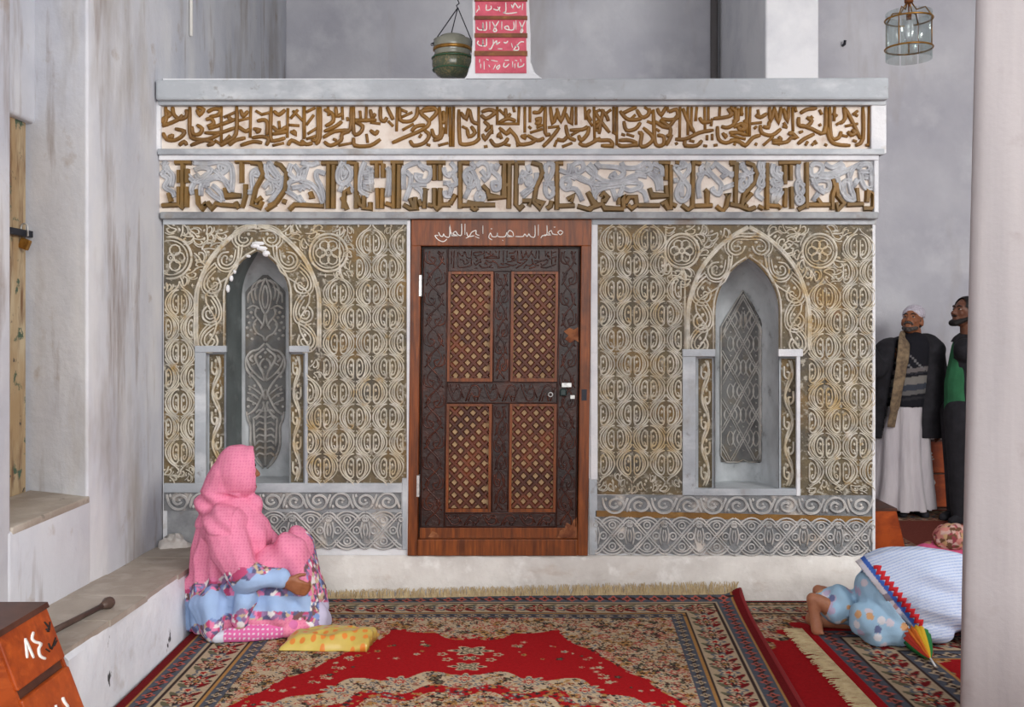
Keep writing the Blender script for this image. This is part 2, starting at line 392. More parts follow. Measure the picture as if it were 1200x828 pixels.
# pier on the back wall, dark strip for the shadow gap beside it, foreground pillar
x0, x1 = (897-HX)*7.1/F, (960-HX)*7.1/F
structure('pier', MB().box(x0, x1, yd(7.1), Y_B+.02, 0, CEIL), plaster_pale, 'whitewashed square pier standing behind the tomb', bevel=.02)
xq = (838.5-HX)*8.6/F
props(MB().tube([(xq, Y_B-.045, .0), (xq, Y_B-.045, CEIL)], .033, 10).build('shadow_gap_strip', MAT('shadow_gap_grey', c(104, 100, 100), rough=.8), None, True, (0, 0, 0)), 'dark vertical strip standing for the shadow gap beside the pale pier', 'shadow gap')  # dark grey tube stands in for the shadow in the gap
xq = (224-HX)*5.75/F
xc, yc = XW+.012, yd(1.958*F/(HX-224))
props(MB().tube([(xc, yc, W(224, 42, yc+DF)[2]), (xc, yc, CEIL)], .010, 8).build('cable_conduit', white_paint, None, True), 'thin white conduit ending high on the side wall', 'conduit')
b = MB(); th = math.radians(25.8); E = Vector((1.464, yd(3.2))); tg = Vector((math.cos(th), -math.sin(th))); ni = Vector((math.sin(th), math.cos(th))); pc = E+(tg+ni)*.36
for z in (0, .7, 1.4, 2.4, 3.4, CEIL):
    for k in range(40):
        a = 2*PI*k/40; ca, sa = math.cos(a), math.sin(a); e = .09
        q = pc+tg*(.36*math.copysign(abs(ca)**e, ca)+.003*math.sin(z*5+k))+ni*(.36*math.copysign(abs(sa)**e, sa))
        b.v.append((q.x+.0217*(z-1.54), q.y, z))
for i in range(5):
    for k in range(40): b.f.append((i*40+k, i*40+(k+1) % 40, i*40+40+(k+1) % 40, i*40+40+k))
b.f.append(tuple(range(40))); b.f.append(tuple(range(200, 240)))
o = b.build('pillar', plaster_pillar, None, True); props(o, 'thick grey plastered pillar close beside the praying child', None, None, 'structure')
b = MB(); p = W(988, 53, 8.69)
b.tube([(p[0], p[1]+.02, p[2]), (p[0], p[1]-.04, p[2]), (p[0], p[1]-.05, p[2]+.03)], .012, 8)
props(b.build('wall_hook', iron, None, True), 'small dark hook fixed high in the back wall', 'hook')

# ------------------------------------------------------------ the tomb chamber
tomb = thing('tomb_chamber', (0, .3, 0), 'carved stucco tomb chamber with gilded inscription bands and two niches', 'tomb')
DEP = 1.42
LN = dict(ax=302, ay=294, xl=265, xr=338.5, ysp=348, yb=567, pl=241, pr=357, yp=412, p=7)
RN = dict(ax=877, ay=302.5, xl=838.5, xr=912.5, ysp=366, yb=573, pl=815.5, pr=935, yp=417, p=3.4)
def arch_pts(nc, n=9, side=-1):
    """points of the pointed arch from springing to apex on one side"""
    xs = nc['xl'] if side < 0 else nc['xr']
    hw = abs(xs-nc['ax']); H = nc['ysp']-nc['ay']
    out = []
    for i in range(n+1):
        t = i/n
        out.append((nc['ax']+side*hw*(1-t**2.1)**.82 if t < 1 else nc['ax'], nc['ysp']-H*t))
    return out
def outline(nc):
    L = arch_pts(nc, 9, -1); R = arch_pts(nc, 9, 1)
    return [(nc['pl'], nc['yb']), (nc['pl'], nc['yp']), (nc['xl'], nc['yp'])]+L[:-1]+[(nc['ax'], nc['ay'])]+R[:-1][::-1]+[(nc['xr'], nc['yp']), (nc['pr'], nc['yp']), (nc['pr'], nc['yb'])]
S0 = srf(0)
DOOR = [(481, 257), (479, 651), (688, 651), (693, 257)]
# masonry core
b = MB(); X0, X1, ZT = W(191, 0)[0], W(1024, 0)[0], W(0, 92)[2]
b.poly([[(191, 92), (191, 701), (1024, 701), (1024, 92)], DOOR, outline(LN), outline(RN)], S0)
zb = W(0, 701)[2]
b.quad((X0, 0, zb), (X0, DEP, zb), (X0, DEP, ZT), (X0, 0, ZT)); b.quad((X1, 0, zb), (X1, DEP, zb), (X1, DEP, ZT), (X1, 0, ZT))
b.quad((X0, DEP, zb), (X1, DEP, zb), (X1, DEP, ZT), (X0, DEP, ZT)); b.quad((X0, 0, ZT), (X1, 0, ZT), (X1, DEP, ZT), (X0, DEP, ZT))
dl = [S0(*p) for p in DOOR]
for i in range(4):
    p, q = dl[i], dl[(i+1) % 4]; b.quad(p, q, (q[0], .12, q[2]), (p[0], .12, p[2]))
mesh_obj('masonry_core', b.v, b.f, white_edge, tomb)
# plinth
b = MB()
xs = np.linspace(191, 1024.5, 60)
for x in xs:
    w = .012*math.sin(x*.05)+.006*math.sin(x*.21)
    b.v += [S0(x, 650, .004), S0(x, 652+2*math.sin(x*.11), .03+w*.4), S0(x, 680, .045+w), (W(x, 0)[0], -.055-w, 0)]
for i in range(59):
    for k in range(3): b.f.append((i*4+k, i*4+k+1, i*4+5+k, i*4+4+k))
e = len(b.v)-4
x, y, z = b.v[e+3]; b.v.append((x, .02, 0)); b.v.append((x, .02, b.v[e][2])); b.f.append((e, e+1, e+2, e+3, len(b.v)-2, len(b.v)-1))
b.build('plinth', plaster_base, tomb, True)
# cornice slab, mouldings, end block, edge strips
def part(name, mat, boxes, parent=tomb, bevel=.006, seg=2):
    b = MB()
    for q in boxes: b.pxbox(*q)
    o = b.build(name, mat, parent)
    if bevel: m = o.modifiers.new('bevel', 'BEVEL'); m.width = bevel; m.segments = seg
    return o
b = MB()
a = [W(182, 93, DF-.12), W(1042, 90.5, DF-.12), W(182, 117, DF-.12), W(1042, 116.5, DF-.12)]
b.hexa([a[2], a[3], (a[3][0], DEP+.05, a[3][2]), (a[2][0], DEP+.05, a[2][2]), a[0], a[1], (a[1][0], DEP+.05, a[1][2]), (a[0][0], DEP+.05, a[0][2])])
o = b.build('cornice', lead, tomb); m = o.modifiers.new('bevel', 'BEVEL'); m.width = .012; m.segments = 2
part('upper_moulding', lead, [(185, 1039, 117, 123, 0, .085)])
part('band_ground', cream, [(186, 1024, 122, 175, 0, .045)], bevel=0)
part('end_block', white_edge, [(1021, 1039, 122, 180, 0, .075)])
part('edge_strip', white_edge, [(181.5, 188, 118, 178, 0, .072)])
part('middle_moulding', lead, [(184, 1037, 174, 181, 0, .08)])
part('middle_fillet', white_edge, [(186, 1030, 181, 187.5, 0, .06)], bevel=.003)
part('band_ground', cream, [(187, 1026, 186, 249, 0, .03)], bevel=0)
part('end_strip', white_edge, [(1024.5, 1030, 186, 250, 0, .055)])
part('lower_moulding', lead_dark, [(187, 1030, 248, 256, 0, .06)])
part('lower_fillet', lead, [(191, 478, 256, 263, 0, .02)], bevel=.003)
part('lower_fillet', lead, [(694, 1027, 257, 263, 0, .02)], bevel=.003)
# ---- the two inscription bands, raised strokes
Z = 180/1200.
T = ['''95,90 100,180 75,240;285,90 285,300 330,340 430,340 520,300;530,85 530,370;650,85 645,300 560,370 520,390;760,85 755,330;920,90 915,330 960,350 1030,330;1050,100 1045,330;1180,85 1180,330;70,240 190,190 230,150;430,260 520,230 640,185;550,170 640,130;400,290 520,290 640,250;650,200 750,175;840,150 920,130;810,200 870,190 890,230 885,310;150,90 160,150 210,185 260,160 255,110;90,110 130,150 80,180 70,220;75,290 100,340 160,350 220,320 240,280 170,260;120,310 140,330 150,300;300,240 310,300 360,300 380,260 340,230;340,110 360,150 390,110 340,90;420,130 470,105 520,110 510,150 440,165;410,190 450,180 470,220 420,240;580,170 600,180 585,195;200,390 240,360 260,390;290,390 400,350 470,370 420,390;480,350 540,390;540,370 600,310;590,390 640,350 720,330;680,390 780,360 850,370;680,110 700,160 740,120;660,240 720,280 750,260;780,260 830,270 800,290;770,330 850,320 900,340 880,390;800,120 850,150;940,120 980,150 1030,110;930,240 980,280 1040,240;980,200 985,260;930,300 1000,290 1045,280;930,390 1020,370;1050,390 1080,350 1150,380 1190,370;1060,230 1140,235;1070,180 1130,110;1090,120 1170,200;1070,280 1110,300 1090,270''',
'''40,90 40,340;60,130 130,95;60,230 120,150;70,300 150,250;150,90 150,330 100,345;170,90 165,330 130,380;20,350 60,380 110,370;60,340 150,310;200,110 260,140 270,200 210,240;230,90 235,160;200,280 290,240 340,200;290,90 300,160 340,140;340,90 345,190;380,170 385,200;410,90 405,260 340,300 330,350 250,390 200,360;190,330 280,280 400,270;270,340 300,350;430,90 430,290 480,290 500,240 450,200 610,190;530,90 525,210;480,120 485,180;560,110 575,170 600,140;560,210 640,220;640,90 640,180 670,200 690,170;690,90 720,150 740,190;770,90 765,280;700,200 740,240;430,330 440,390 560,390 640,340;560,270 600,300 620,270;530,300 540,370;800,110 850,130;800,170 890,130;790,90 795,190 870,200 920,160 930,90;810,270 900,220;730,370 820,330 980,260 1020,200 950,130 1060,110;970,110 1040,90 1080,130 1020,200;880,280 920,240 990,230;870,350 900,390 980,370 1020,310 980,270;1040,260 1060,320 1110,300 1100,90;1050,350 1110,330 1130,250;1130,120 1140,200 1110,210;1150,300 1160,90;1185,90 1185,400;1090,390 1170,370;1000,380 1030,390;310,390 420,370;940,330 960,300''',
'''45,90 40,400;15,100 15,320;85,110 90,330 110,380 200,370 250,330;100,130 140,180 160,100;170,110 190,200 240,220;240,90 240,330;260,130 320,110 370,130 300,180 260,150;150,260 165,320 210,290 180,240;110,240 150,260;280,200 320,240 290,280;270,300 290,340 320,300 350,270;330,340 370,390 440,370 470,330;340,230 345,300;385,90 385,230;390,220 560,220;400,210 470,180 530,200;400,110 440,150;450,100 455,170 490,140;510,90 520,130;555,90 550,210;600,90 600,290;640,90 640,210;390,330 400,300 420,340;400,250 460,300 480,270 530,320 560,380 650,370 690,340;570,310 600,330 600,300;630,240 650,260;660,130 710,130 740,90;680,190 720,180 710,220 680,210;640,290 740,260;620,310 700,350 750,330;690,250 740,230;740,400 800,340 870,250;760,90 760,290 800,300;800,90 820,220 850,130;850,100 880,200 920,90;920,140 960,220 970,90;1000,90 1000,230;1070,90 1075,190;1110,110 1090,150 1120,200;1140,90 1145,330;920,230 940,320 1000,350;950,270 1050,265 1090,240;960,310 1050,260;1100,240 1090,300 1040,350 1020,310;1020,370 1080,390 1190,330;1150,130 1190,110;1150,220 1190,200 1180,300;850,340 900,350 930,320;890,400 970,370;830,400 850,350;780,250 870,240;440,380 490,390;280,400 310,395;540,370 545,400;1090,180 1130,240''',
'''10,120 60,200 130,290;80,110 60,200 20,260;100,140 140,110;120,200 100,150 60,110;160,90 160,300;185,90 185,390;20,270 60,280;0,340 60,350 130,350 150,390 60,390;150,280 190,310;210,120 260,180 320,190 380,180;230,140 290,110 340,90;340,110 380,170 430,150 440,100;240,200 260,270 330,260 370,210;280,200 330,150;220,300 250,310;200,350 290,350 340,380 230,395 195,380;260,300 320,320;350,290 380,300 370,390 420,390 470,330 390,250;400,90 470,140;420,200 470,220;470,110 480,330 500,390 550,380 550,320 500,310;490,260 520,280;500,100 530,150 570,90;480,200 580,250 660,150;530,180 600,190 660,170 650,110 590,130;580,90 590,130;600,310 600,250 520,190;570,390 610,310 570,320;680,90 675,330;700,100 740,200 790,290;740,90 740,310;770,90 765,280;640,340 720,340 830,290 940,270;720,350 720,390 810,390 850,350;750,350 790,360;810,90 800,200;830,170 860,210 930,200;870,90 875,280;900,90 900,220;930,180 920,240;990,90 985,180;940,180 1030,170 1080,150 1050,100;1000,240 1050,250 1110,210 1110,90;970,240 980,340 1040,370 1110,350 1190,390;1010,290 1040,330 1030,300;1060,290 1130,290 1190,310;1070,310 1190,340;1130,120 1135,190;1160,90 1160,160;1150,220 1180,250 1150,270 1130,240;890,310 890,350;930,300 930,350;860,390 890,395;940,390 970,385;640,380 660,370;1100,390 1110,370''',
'''0,90 50,130 40,180;20,200 60,190 70,100;30,250 90,220 130,240 100,280;0,300 60,290 130,310;0,350 60,350 120,390 180,330 240,310;130,90 135,320;160,90 155,320;90,110 100,150;110,190 130,220;200,150 240,170 290,140;220,110 230,170;190,260 210,240;160,220 250,210;240,230 250,290 330,310 400,260;260,240 300,250 310,200;310,90 320,200 350,90;350,100 380,210 400,90;420,100 450,200 460,90;490,90 495,280;510,90 520,130;540,170 540,230 600,240 640,200 600,170;550,140 600,110 680,100;630,160 650,180;700,110 720,150;700,220 710,240;560,230 640,260 740,290 750,90;530,380 580,340 660,300;540,290 570,280;410,240 450,250;420,210 440,240;330,350 400,350 380,320;330,370 390,370 450,360 480,330 520,330 480,290 460,310;260,390 340,320;200,390 210,370;380,390 390,370;780,90 790,320 850,330 870,280;820,90 815,200;800,140 840,160;760,250 780,340 830,380 940,390;880,200 830,230;900,100 950,190 1020,340;890,90 900,180 860,220;900,240 1000,220;920,280 950,310 980,290 950,270;870,310 920,320;960,150 1000,120;980,150 1000,160;1040,90 1040,340 980,390;1090,85 1085,400;1060,390 1090,380;660,350 680,380;590,390 610,360;740,380 760,390;960,350 990,360;640,390 660,370''']
OX = (180, 350, 525, 695, 855)
def strokes_in_groups(name, txt, fn, mat, ox, oy, w, **kw):
    """strokes that touch make one part"""
    S_ = [[(ox+float(p.split(',')[0])*Z, oy+float(p.split(',')[1])*Z) for p in st.split()] for st in txt.split(';')]
    D_ = [np.array([np.array(a)+(np.array(b)-np.array(a))*t for a, b in zip(s[:-1], s[1:]) for t in np.linspace(0, 1, 9)]) for s in S_]
    par = list(range(len(S_)))
    def root(i):
        while par[i] != i: i = par[i]
        return i
    for i in range(len(S_)):
        for j in range(i):
            if root(i) != root(j) and np.sqrt(((D_[i][:, None]-D_[j][None])**2).sum(-1)).min() < w*.3: par[root(i)] = root(j)
    for g in sorted(set(root(i) for i in range(len(S_)))):
        r = Relief(fn)
        for i in range(len(S_)):
            if root(i) == g: r.stroke(S_[i], w, kw['h'], smooth=kw['smooth'], prof=kw.get('prof', 'ridge'), pinch=kw.get('pinch', True))
        r.build(name, mat, tomb, kw['smooth'] > 0)
fn = srf(.045)
for k in range(5):
    strokes_in_groups('lettering', T[k], fn, gold, OX[k], 112, w=5.0, h=.016, smooth=3, prof='bead')
Kg = ['''230,60 230,420;265,120 265,230;170,70 300,70;200,130 200,230;200,260 200,400 240,430;265,260 260,420;70,405 200,400;120,310 140,380;340,280 350,390 380,430 420,380 400,410;420,380 460,430 490,390 530,400 660,410;560,270 570,330 690,330;640,60 760,60;690,70 690,230;720,240 720,330 700,400 690,420;640,380 670,430;760,70 830,80 860,160 800,270 770,400 830,420 850,370;900,410 960,380 1030,280 1040,150 990,90 950,80;800,380 850,340;880,440 960,390;1010,370 1040,380;1060,440 1100,400 1190,400''',
'''180,75 310,75;235,80 230,430;275,90 270,430;90,300 110,350 90,340;0,400 200,410;380,70 450,80;450,70 450,430;350,430 360,300 390,280 400,320;340,340 380,440;560,70 660,70;610,80 610,190;660,80 660,190;615,270 620,430;655,270 650,430;510,330 510,430 560,430 560,380;720,70 820,70;745,80 740,430;785,90 780,430;460,330 480,400 520,420;680,390 740,410;820,400 870,430 910,430 910,340;870,350 900,420;980,430 990,270 1010,290;940,360 960,410;1000,70 1150,70;1060,90 1060,210;1105,90 1105,210;1060,270 1060,410 1080,430 1105,410 1105,270;1010,400 1050,410;1110,400 1190,400''',
'''95,65 95,430;100,70 170,75;60,320 20,390 0,380;100,405 370,400;180,420 210,440 230,420;270,250 310,290 320,340 440,340 440,80;400,70 520,70;480,80 475,430;440,240 470,250;540,70 600,70;535,70 530,400 560,430 590,400;580,370 650,370 630,410;650,70 720,90 740,150 690,260 670,380 720,430 740,390 680,370;770,430 800,410 810,370;850,65 850,440;860,75 900,75;860,410 990,405;960,380 980,330 930,360;1010,410 1110,440 1150,400 1090,300;1100,430 1190,400;150,380 200,390 280,390''',
'''0,400 60,400;60,370 90,370 110,340 80,310 60,340;60,380 90,430 240,435;200,400 200,360 230,330 240,430;250,390 280,340 330,340 340,400 300,430 270,400;350,405 520,405;440,270 460,330 590,330;510,70 600,75;570,90 570,210;605,90 605,440;640,70 670,75;570,250 575,330;530,400 560,380 590,440;610,390 650,410;780,60 775,430;690,400 740,440 780,410;790,70 840,80;790,410 930,405;870,280 890,300 890,400;960,410 1010,450 1040,410 1060,310 1030,330;1060,65 1110,70;1120,70 1110,410;1110,405 1160,410;1170,430 1200,400;1180,350 1165,390''',
'''0,80 45,80;45,70 45,410;0,395 80,410;120,70 180,90 210,160 190,230 110,320 90,420 150,440 200,420;110,380 170,310;220,410 260,430;290,75 290,440;300,405 380,410 400,430;380,75 550,70;430,90 430,240;475,90 475,210;435,270 430,420;480,260 485,430;600,70 600,430;530,440 600,400 780,400;680,350 710,390;800,200 820,260 800,330 800,440;830,230 840,330 890,390 840,440 830,380;910,400 1040,395;990,270 1000,380;1040,430 1110,430;1120,430 1125,320 1080,290 1070,380''']
Ks = ['''70,70 110,120 70,160 120,200 90,260 150,300 170,340;110,60 90,110 150,170 140,260;310,70 420,80 520,65 600,90 620,180 610,300;320,130 380,110 450,130 400,180 340,210 300,270 310,320;270,170 330,220 420,200 530,160 580,110 520,90 530,140;480,130 540,190 610,300;400,270 430,210 510,190 590,230;420,280 470,330 540,370;460,250 500,280 540,330 540,370;370,330 380,240 440,240;330,160 360,200;740,300 780,290 770,170 800,130 820,170 780,160;880,80 890,180 960,220 980,180 900,60;900,110 960,180 1010,200 980,290 900,380;860,270 910,220 930,290 880,310;940,240 990,270;1080,80 1060,150 1120,200 1140,150 1100,90;1050,280 1060,230 1130,200 1190,180;1040,290 1100,330 1180,390;1080,270 1160,260 1190,280''',
'''20,70 100,90 160,70;0,160 60,110 30,220;10,210 100,240 160,310 190,390;210,160 150,140 140,190 180,270 200,370;0,290 50,250 100,270;30,380 0,330;350,65 310,140 310,210 350,240 400,200 410,140 360,70;340,110 350,190 380,130;350,230 320,300;380,230 430,300;520,65 490,140 480,280 550,330;530,110 570,130 500,160;510,190 590,180;500,230 590,220;500,260 580,290;560,130 570,300;690,110 710,160 690,340;715,150 710,330;820,160 820,280;940,65 830,110 820,170;940,90 1030,130 1010,210 940,210 920,170 970,180;880,170 870,260 830,370;910,260 960,300 980,370;880,250 960,240 1000,240;930,70 990,130;840,140 880,180;1130,110 1150,160 1190,180;1130,230 1190,230;1140,290 1150,330 1190,330''',
'''20,70 60,120 40,160 70,230 20,250 0,220;0,150 30,180;30,260 10,330;180,70 200,110 150,130 130,180 160,240 180,190 150,160;150,250 190,260 240,200;130,350 170,270;190,130 220,200 250,290;220,100 270,70 320,110 310,180 260,130;270,180 300,220;240,300 220,350 260,370 280,330 240,300;350,80 340,130 400,190 400,270 360,280 350,230 400,230;370,130 390,80;570,140 600,160 560,190;620,90 640,150 610,130;610,200 640,190 650,240 620,240 610,200;560,240 570,190 590,230;690,150 690,210 640,270 570,320;580,340 660,270;770,80 820,90 810,160 770,230 760,290 790,340 830,290 780,220 760,130 770,80;740,240 830,230;870,130 940,150 950,80;960,150 980,90 1040,70 1060,120 1010,150 1000,110;960,160 1080,220 1190,240;1000,200 960,180 900,200 890,250 930,280 950,220 910,210;920,280 1000,280 1050,370;980,160 1120,240 1150,360;1070,110 1140,170 1190,200;1130,270 1190,250;1160,70 1190,120;1100,80 1150,140 1120,220''',
'''20,70 60,100 190,110 240,150 200,190 140,180 180,150;0,160 100,220 230,210 330,170 420,180;0,240 130,240 250,220 350,200;220,70 250,110 340,110 410,70;0,360 40,290 130,260 230,250;150,270 180,370;200,340 230,270 250,230 350,230 370,260 290,290 240,270;360,280 400,310 420,380;330,130 390,140 450,120 430,80 390,100 400,140;430,150 490,210 510,290;450,160 520,190 530,290;460,80 530,110 540,180;470,130 510,150;690,110 720,90 690,70 680,110 640,110 700,200 750,270 730,350 680,370 650,310 700,200 750,130 740,80;690,230 690,340;640,190 650,230;870,90 840,120 850,160 820,240 830,350;810,170 880,150 920,180;900,70 890,120 950,190 1000,250 980,320 930,290 950,270;920,90 940,120;960,80 1030,150 1100,160;940,70 1010,120 1090,180;1000,190 1050,150;1000,280 1100,240;1140,110 1190,90;1140,170 1190,180;1140,240 1190,280''',
'''0,160 30,170;90,70 110,120 160,180 150,260 90,290 70,240 110,190;60,180 170,150 190,110;130,210 140,250 110,260;240,60 230,120 270,200 250,260 220,230 250,160 270,110 260,60;240,270 210,320 260,360;340,80 330,150 380,200 330,230 390,280 340,330 340,390;380,100 370,150 410,170 400,240 350,250;320,200 350,270 310,300;330,160 400,220;410,290 350,390;540,70 530,150 550,230 580,260 560,310 520,350 540,390 570,360 530,310 520,240 550,200;630,110 660,80 720,100 700,160 640,170 630,110;690,180 780,190 900,140 1030,80 1110,80;700,150 780,160 900,100;740,80 800,110 880,70;640,190 680,270 740,310;640,250 700,210 770,220 770,280 720,290 710,250;650,370 690,310;830,170 880,300 930,350 960,370;930,150 940,260 970,360 900,340 890,230 930,220 950,310;960,110 930,190;1000,130 1030,90 1090,90 1080,140 1000,140;1020,150 1030,220 1060,270 1110,270;1100,100 1110,270;1040,180 1080,190;960,260 1000,200''']
fn = srf(.03)
for k in range(5):
    strokes_in_groups('scrollwork', Ks[k], fn, silver, OX[k], 180, w=6.4, h=.016, smooth=4, prof='groove', pinch=False)
    strokes_in_groups('lettering', Kg[k], fn, gold_dull, OX[k], 180, w=6.8, h=.022, smooth=0, pinch=False)

# ---- carved panels
# medallion halves, in px about the centre
def half_medallion(sgn):
    r = Relief(LOCAL); ne = lambda y: 9.65*(1+math.copysign(abs(math.cos(PI*y/29))**.76, math.cos(PI*y/29)))
    r.stroke([(sgn*max(.9, ne(y)-1.5), y) for y in np.linspace(-23, 23, 21)], 1.8, .012, smooth=0, prof='bead')
    r.stroke([(sgn*max(.7, ne(y)-4.6), y) for y in np.linspace(-16, 16, 15)], 1.6, .010, smooth=0, prof='bead')
    for txt, w in (('1.2,-15.5 6,-14 10,-9.5 12.2,-2 11.6,5 8.6,11 4.8,13 2.1,10 2.1,2 2.1,-9', 1.7), ('4.2,-10.5 7.6,-7 8.8,0 7.4,6.5 5,8.8 4.3,5.4 6.2,3.6', 1.6), ('1.2,-21 3.6,-17.5', 1.4), ('1,15.5 3,17.5', 1.4)):
        pts = [tuple(float(a) for a in p.split(',')) for p in txt.split()]
        r.stroke([(sgn*x, y) for x, y in pts], w, .010, smooth=2, prof='bead')
    r.dot(sgn*4.7, -2.4, 1.5, .011, 6, 2.2)
    r.dot(sgn*15.6, -20.5, 1.5, .011, 4, 2.6); r.dot(sgn*15.6, 20.5, 1.5, .011, 4, 2.6)
    return r
hR = half_medallion(1); hL = half_medallion(-1)
ME_R = hR.mesh('medallion_half', stucco); ME_L = hL.mesh('medallion_half', stucco)
hB = half_medallion(1)
n0 = len(hB.v); hB.v += hL.v; hB.f += [tuple(i+n0 for i in f) for f in hL.f]
ME_F = hB.mesh('medallion', stucco)
# scroll leaf: a pointed comma leaf with a curl
r = Relief(LOCAL)
r.stroke([(2, -21), (9.5, -10), (12.6, 1), (10.5, 11), (2, 16), (-8, 14)], 1.8, .011, smooth=3, prof='bead')
r.stroke([(0, -17), (7, -8), (10, 1), (8, 9), (0, 13), (-8, 9), (-9, 1), (-4, -5)], 2.3, .012, smooth=3, prof='bead')
r.stroke([(0, -12), (4.5, -5), (6.6, 1), (4.5, 7), (-1, 9), (-5, 6), (-5, 1), (-1.5, .5), (-.5, 3.6)], 1.8, .010, smooth=3, prof='bead')
r.dot(1.5, -3, 2.2, .011, 6); r.dot(1.2, 5, 1.2, .010, 5)
ME_LEAF = r.mesh('scroll_leaf', stucco)
r = Relief(LOCAL)
r.stroke([(-6, 6), (-2, 0), (0, -7), (4, -3), (4, 3), (0, 5), (-1, 2)], 2.0, .011, smooth=3, prof='bead')
r.stroke([(5, 7), (7, 2), (5, -5)], 1.7, .009, smooth=3, prof='bead'); r.dot(-5.5, -3, 1.7, .010, 6, 2.6)
ME_CURL = r.mesh('leaf_curl', stucco)
PB = .006
fnp = srf(PB)
def panel(outer, hole, label):
    b = MB(); b.poly([outer, hole], fnp)
    return mesh_obj('carved_panel', b.v, b.f, stucco_ground, tomb)
def grow(nc, g=5):
    o = outline(nc); return o
panL = panel([(192, 263), (192, 568), (477, 568), (478, 263)], outline(LN), '')
panR = panel([(700, 263), (700, 579), (1025, 581), (1026, 263)], outline(RN), '')
def in_rects(x, y, rects): return any(x0 <= x <= x1 and y0 <= y <= y1 for x0, y0, x1, y1 in rects)
CENT = []
def fill_curls(par, rects, seed):
    """small curls wherever the medallions leave bare ground"""
    g = random.Random(seed); done = []
    for k in range(6000):
        x0, y0, x1, y1 = g.choice(rects); x, y = g.uniform(x0+5, x1-5), g.uniform(y0+6, y1-6)
        if any(a-3 < x-cx < b_+3 and abs(y-cy) < 21-max(0, abs(x-cx)-10)*.9 for cx, cy, a, b_ in CENT): continue
        if any(math.hypot(x-a, y-b_) < 8.8 for a, b_ in done): continue
        done.append((x, y)); s_ = g.uniform(.62, .8)
        place('leaf_curl', ME_CURL, fnp(x, y), par, g.uniform(0, 2*PI), (g.choice((-1, 1))*s_, 1, s_))
def medallions(par, x0, y0, dx, dy, rects):
    for j in range(-2, 14):
        for i in range(-2, 5):
            cx = x0+i*dx+(j % 2)*dx/2; cy = y0+j*dy
            lo = all(in_rects(cx-ex, cy+ey, rects) for ex in (1, 17) for ey in (-17, 17))
            hi = all(in_rects(cx+ex, cy+ey, rects) for ex in (1, 17) for ey in (-17, 17))
            me = ME_F if lo and hi else ME_L if lo else ME_R if hi else None
            if me:
                place('medallion', me, fnp(cx, cy), par, 0, (dx/38.6, 1, 1)); CENT.append((cx, cy, -19 if lo else -2, 19 if hi else 2))
medallions(panL, 397, 285, 38.6, 29.1, [(357, 414, 478, 572), (374, 322, 478, 420), (402, 260, 478, 572)])
medallions(panL, 211, 355, 36, 29.1, [(190, 330, 233, 572), (190, 330, 229, 414)])
medallions(panR, 721.5, 281, 39.2, 29.1, [(699, 262, 780, 582), (699, 318, 803, 582)])
medallions(panR, 966, 290+2*29.1, 39.6, 29.1, [(984, 262, 1026, 582), (944, 322, 1026, 582)])
fill_curls(panL, [(360, 412, 477, 567), (376, 322, 477, 420), (402, 263, 477, 330), (192, 330, 229, 567)], 1)
fill_curls(panR, [(701, 263, 780, 580), (701, 320, 800, 580), (984, 263, 1023, 580), (946, 322, 1023, 580), (941, 410, 960, 580)], 2)
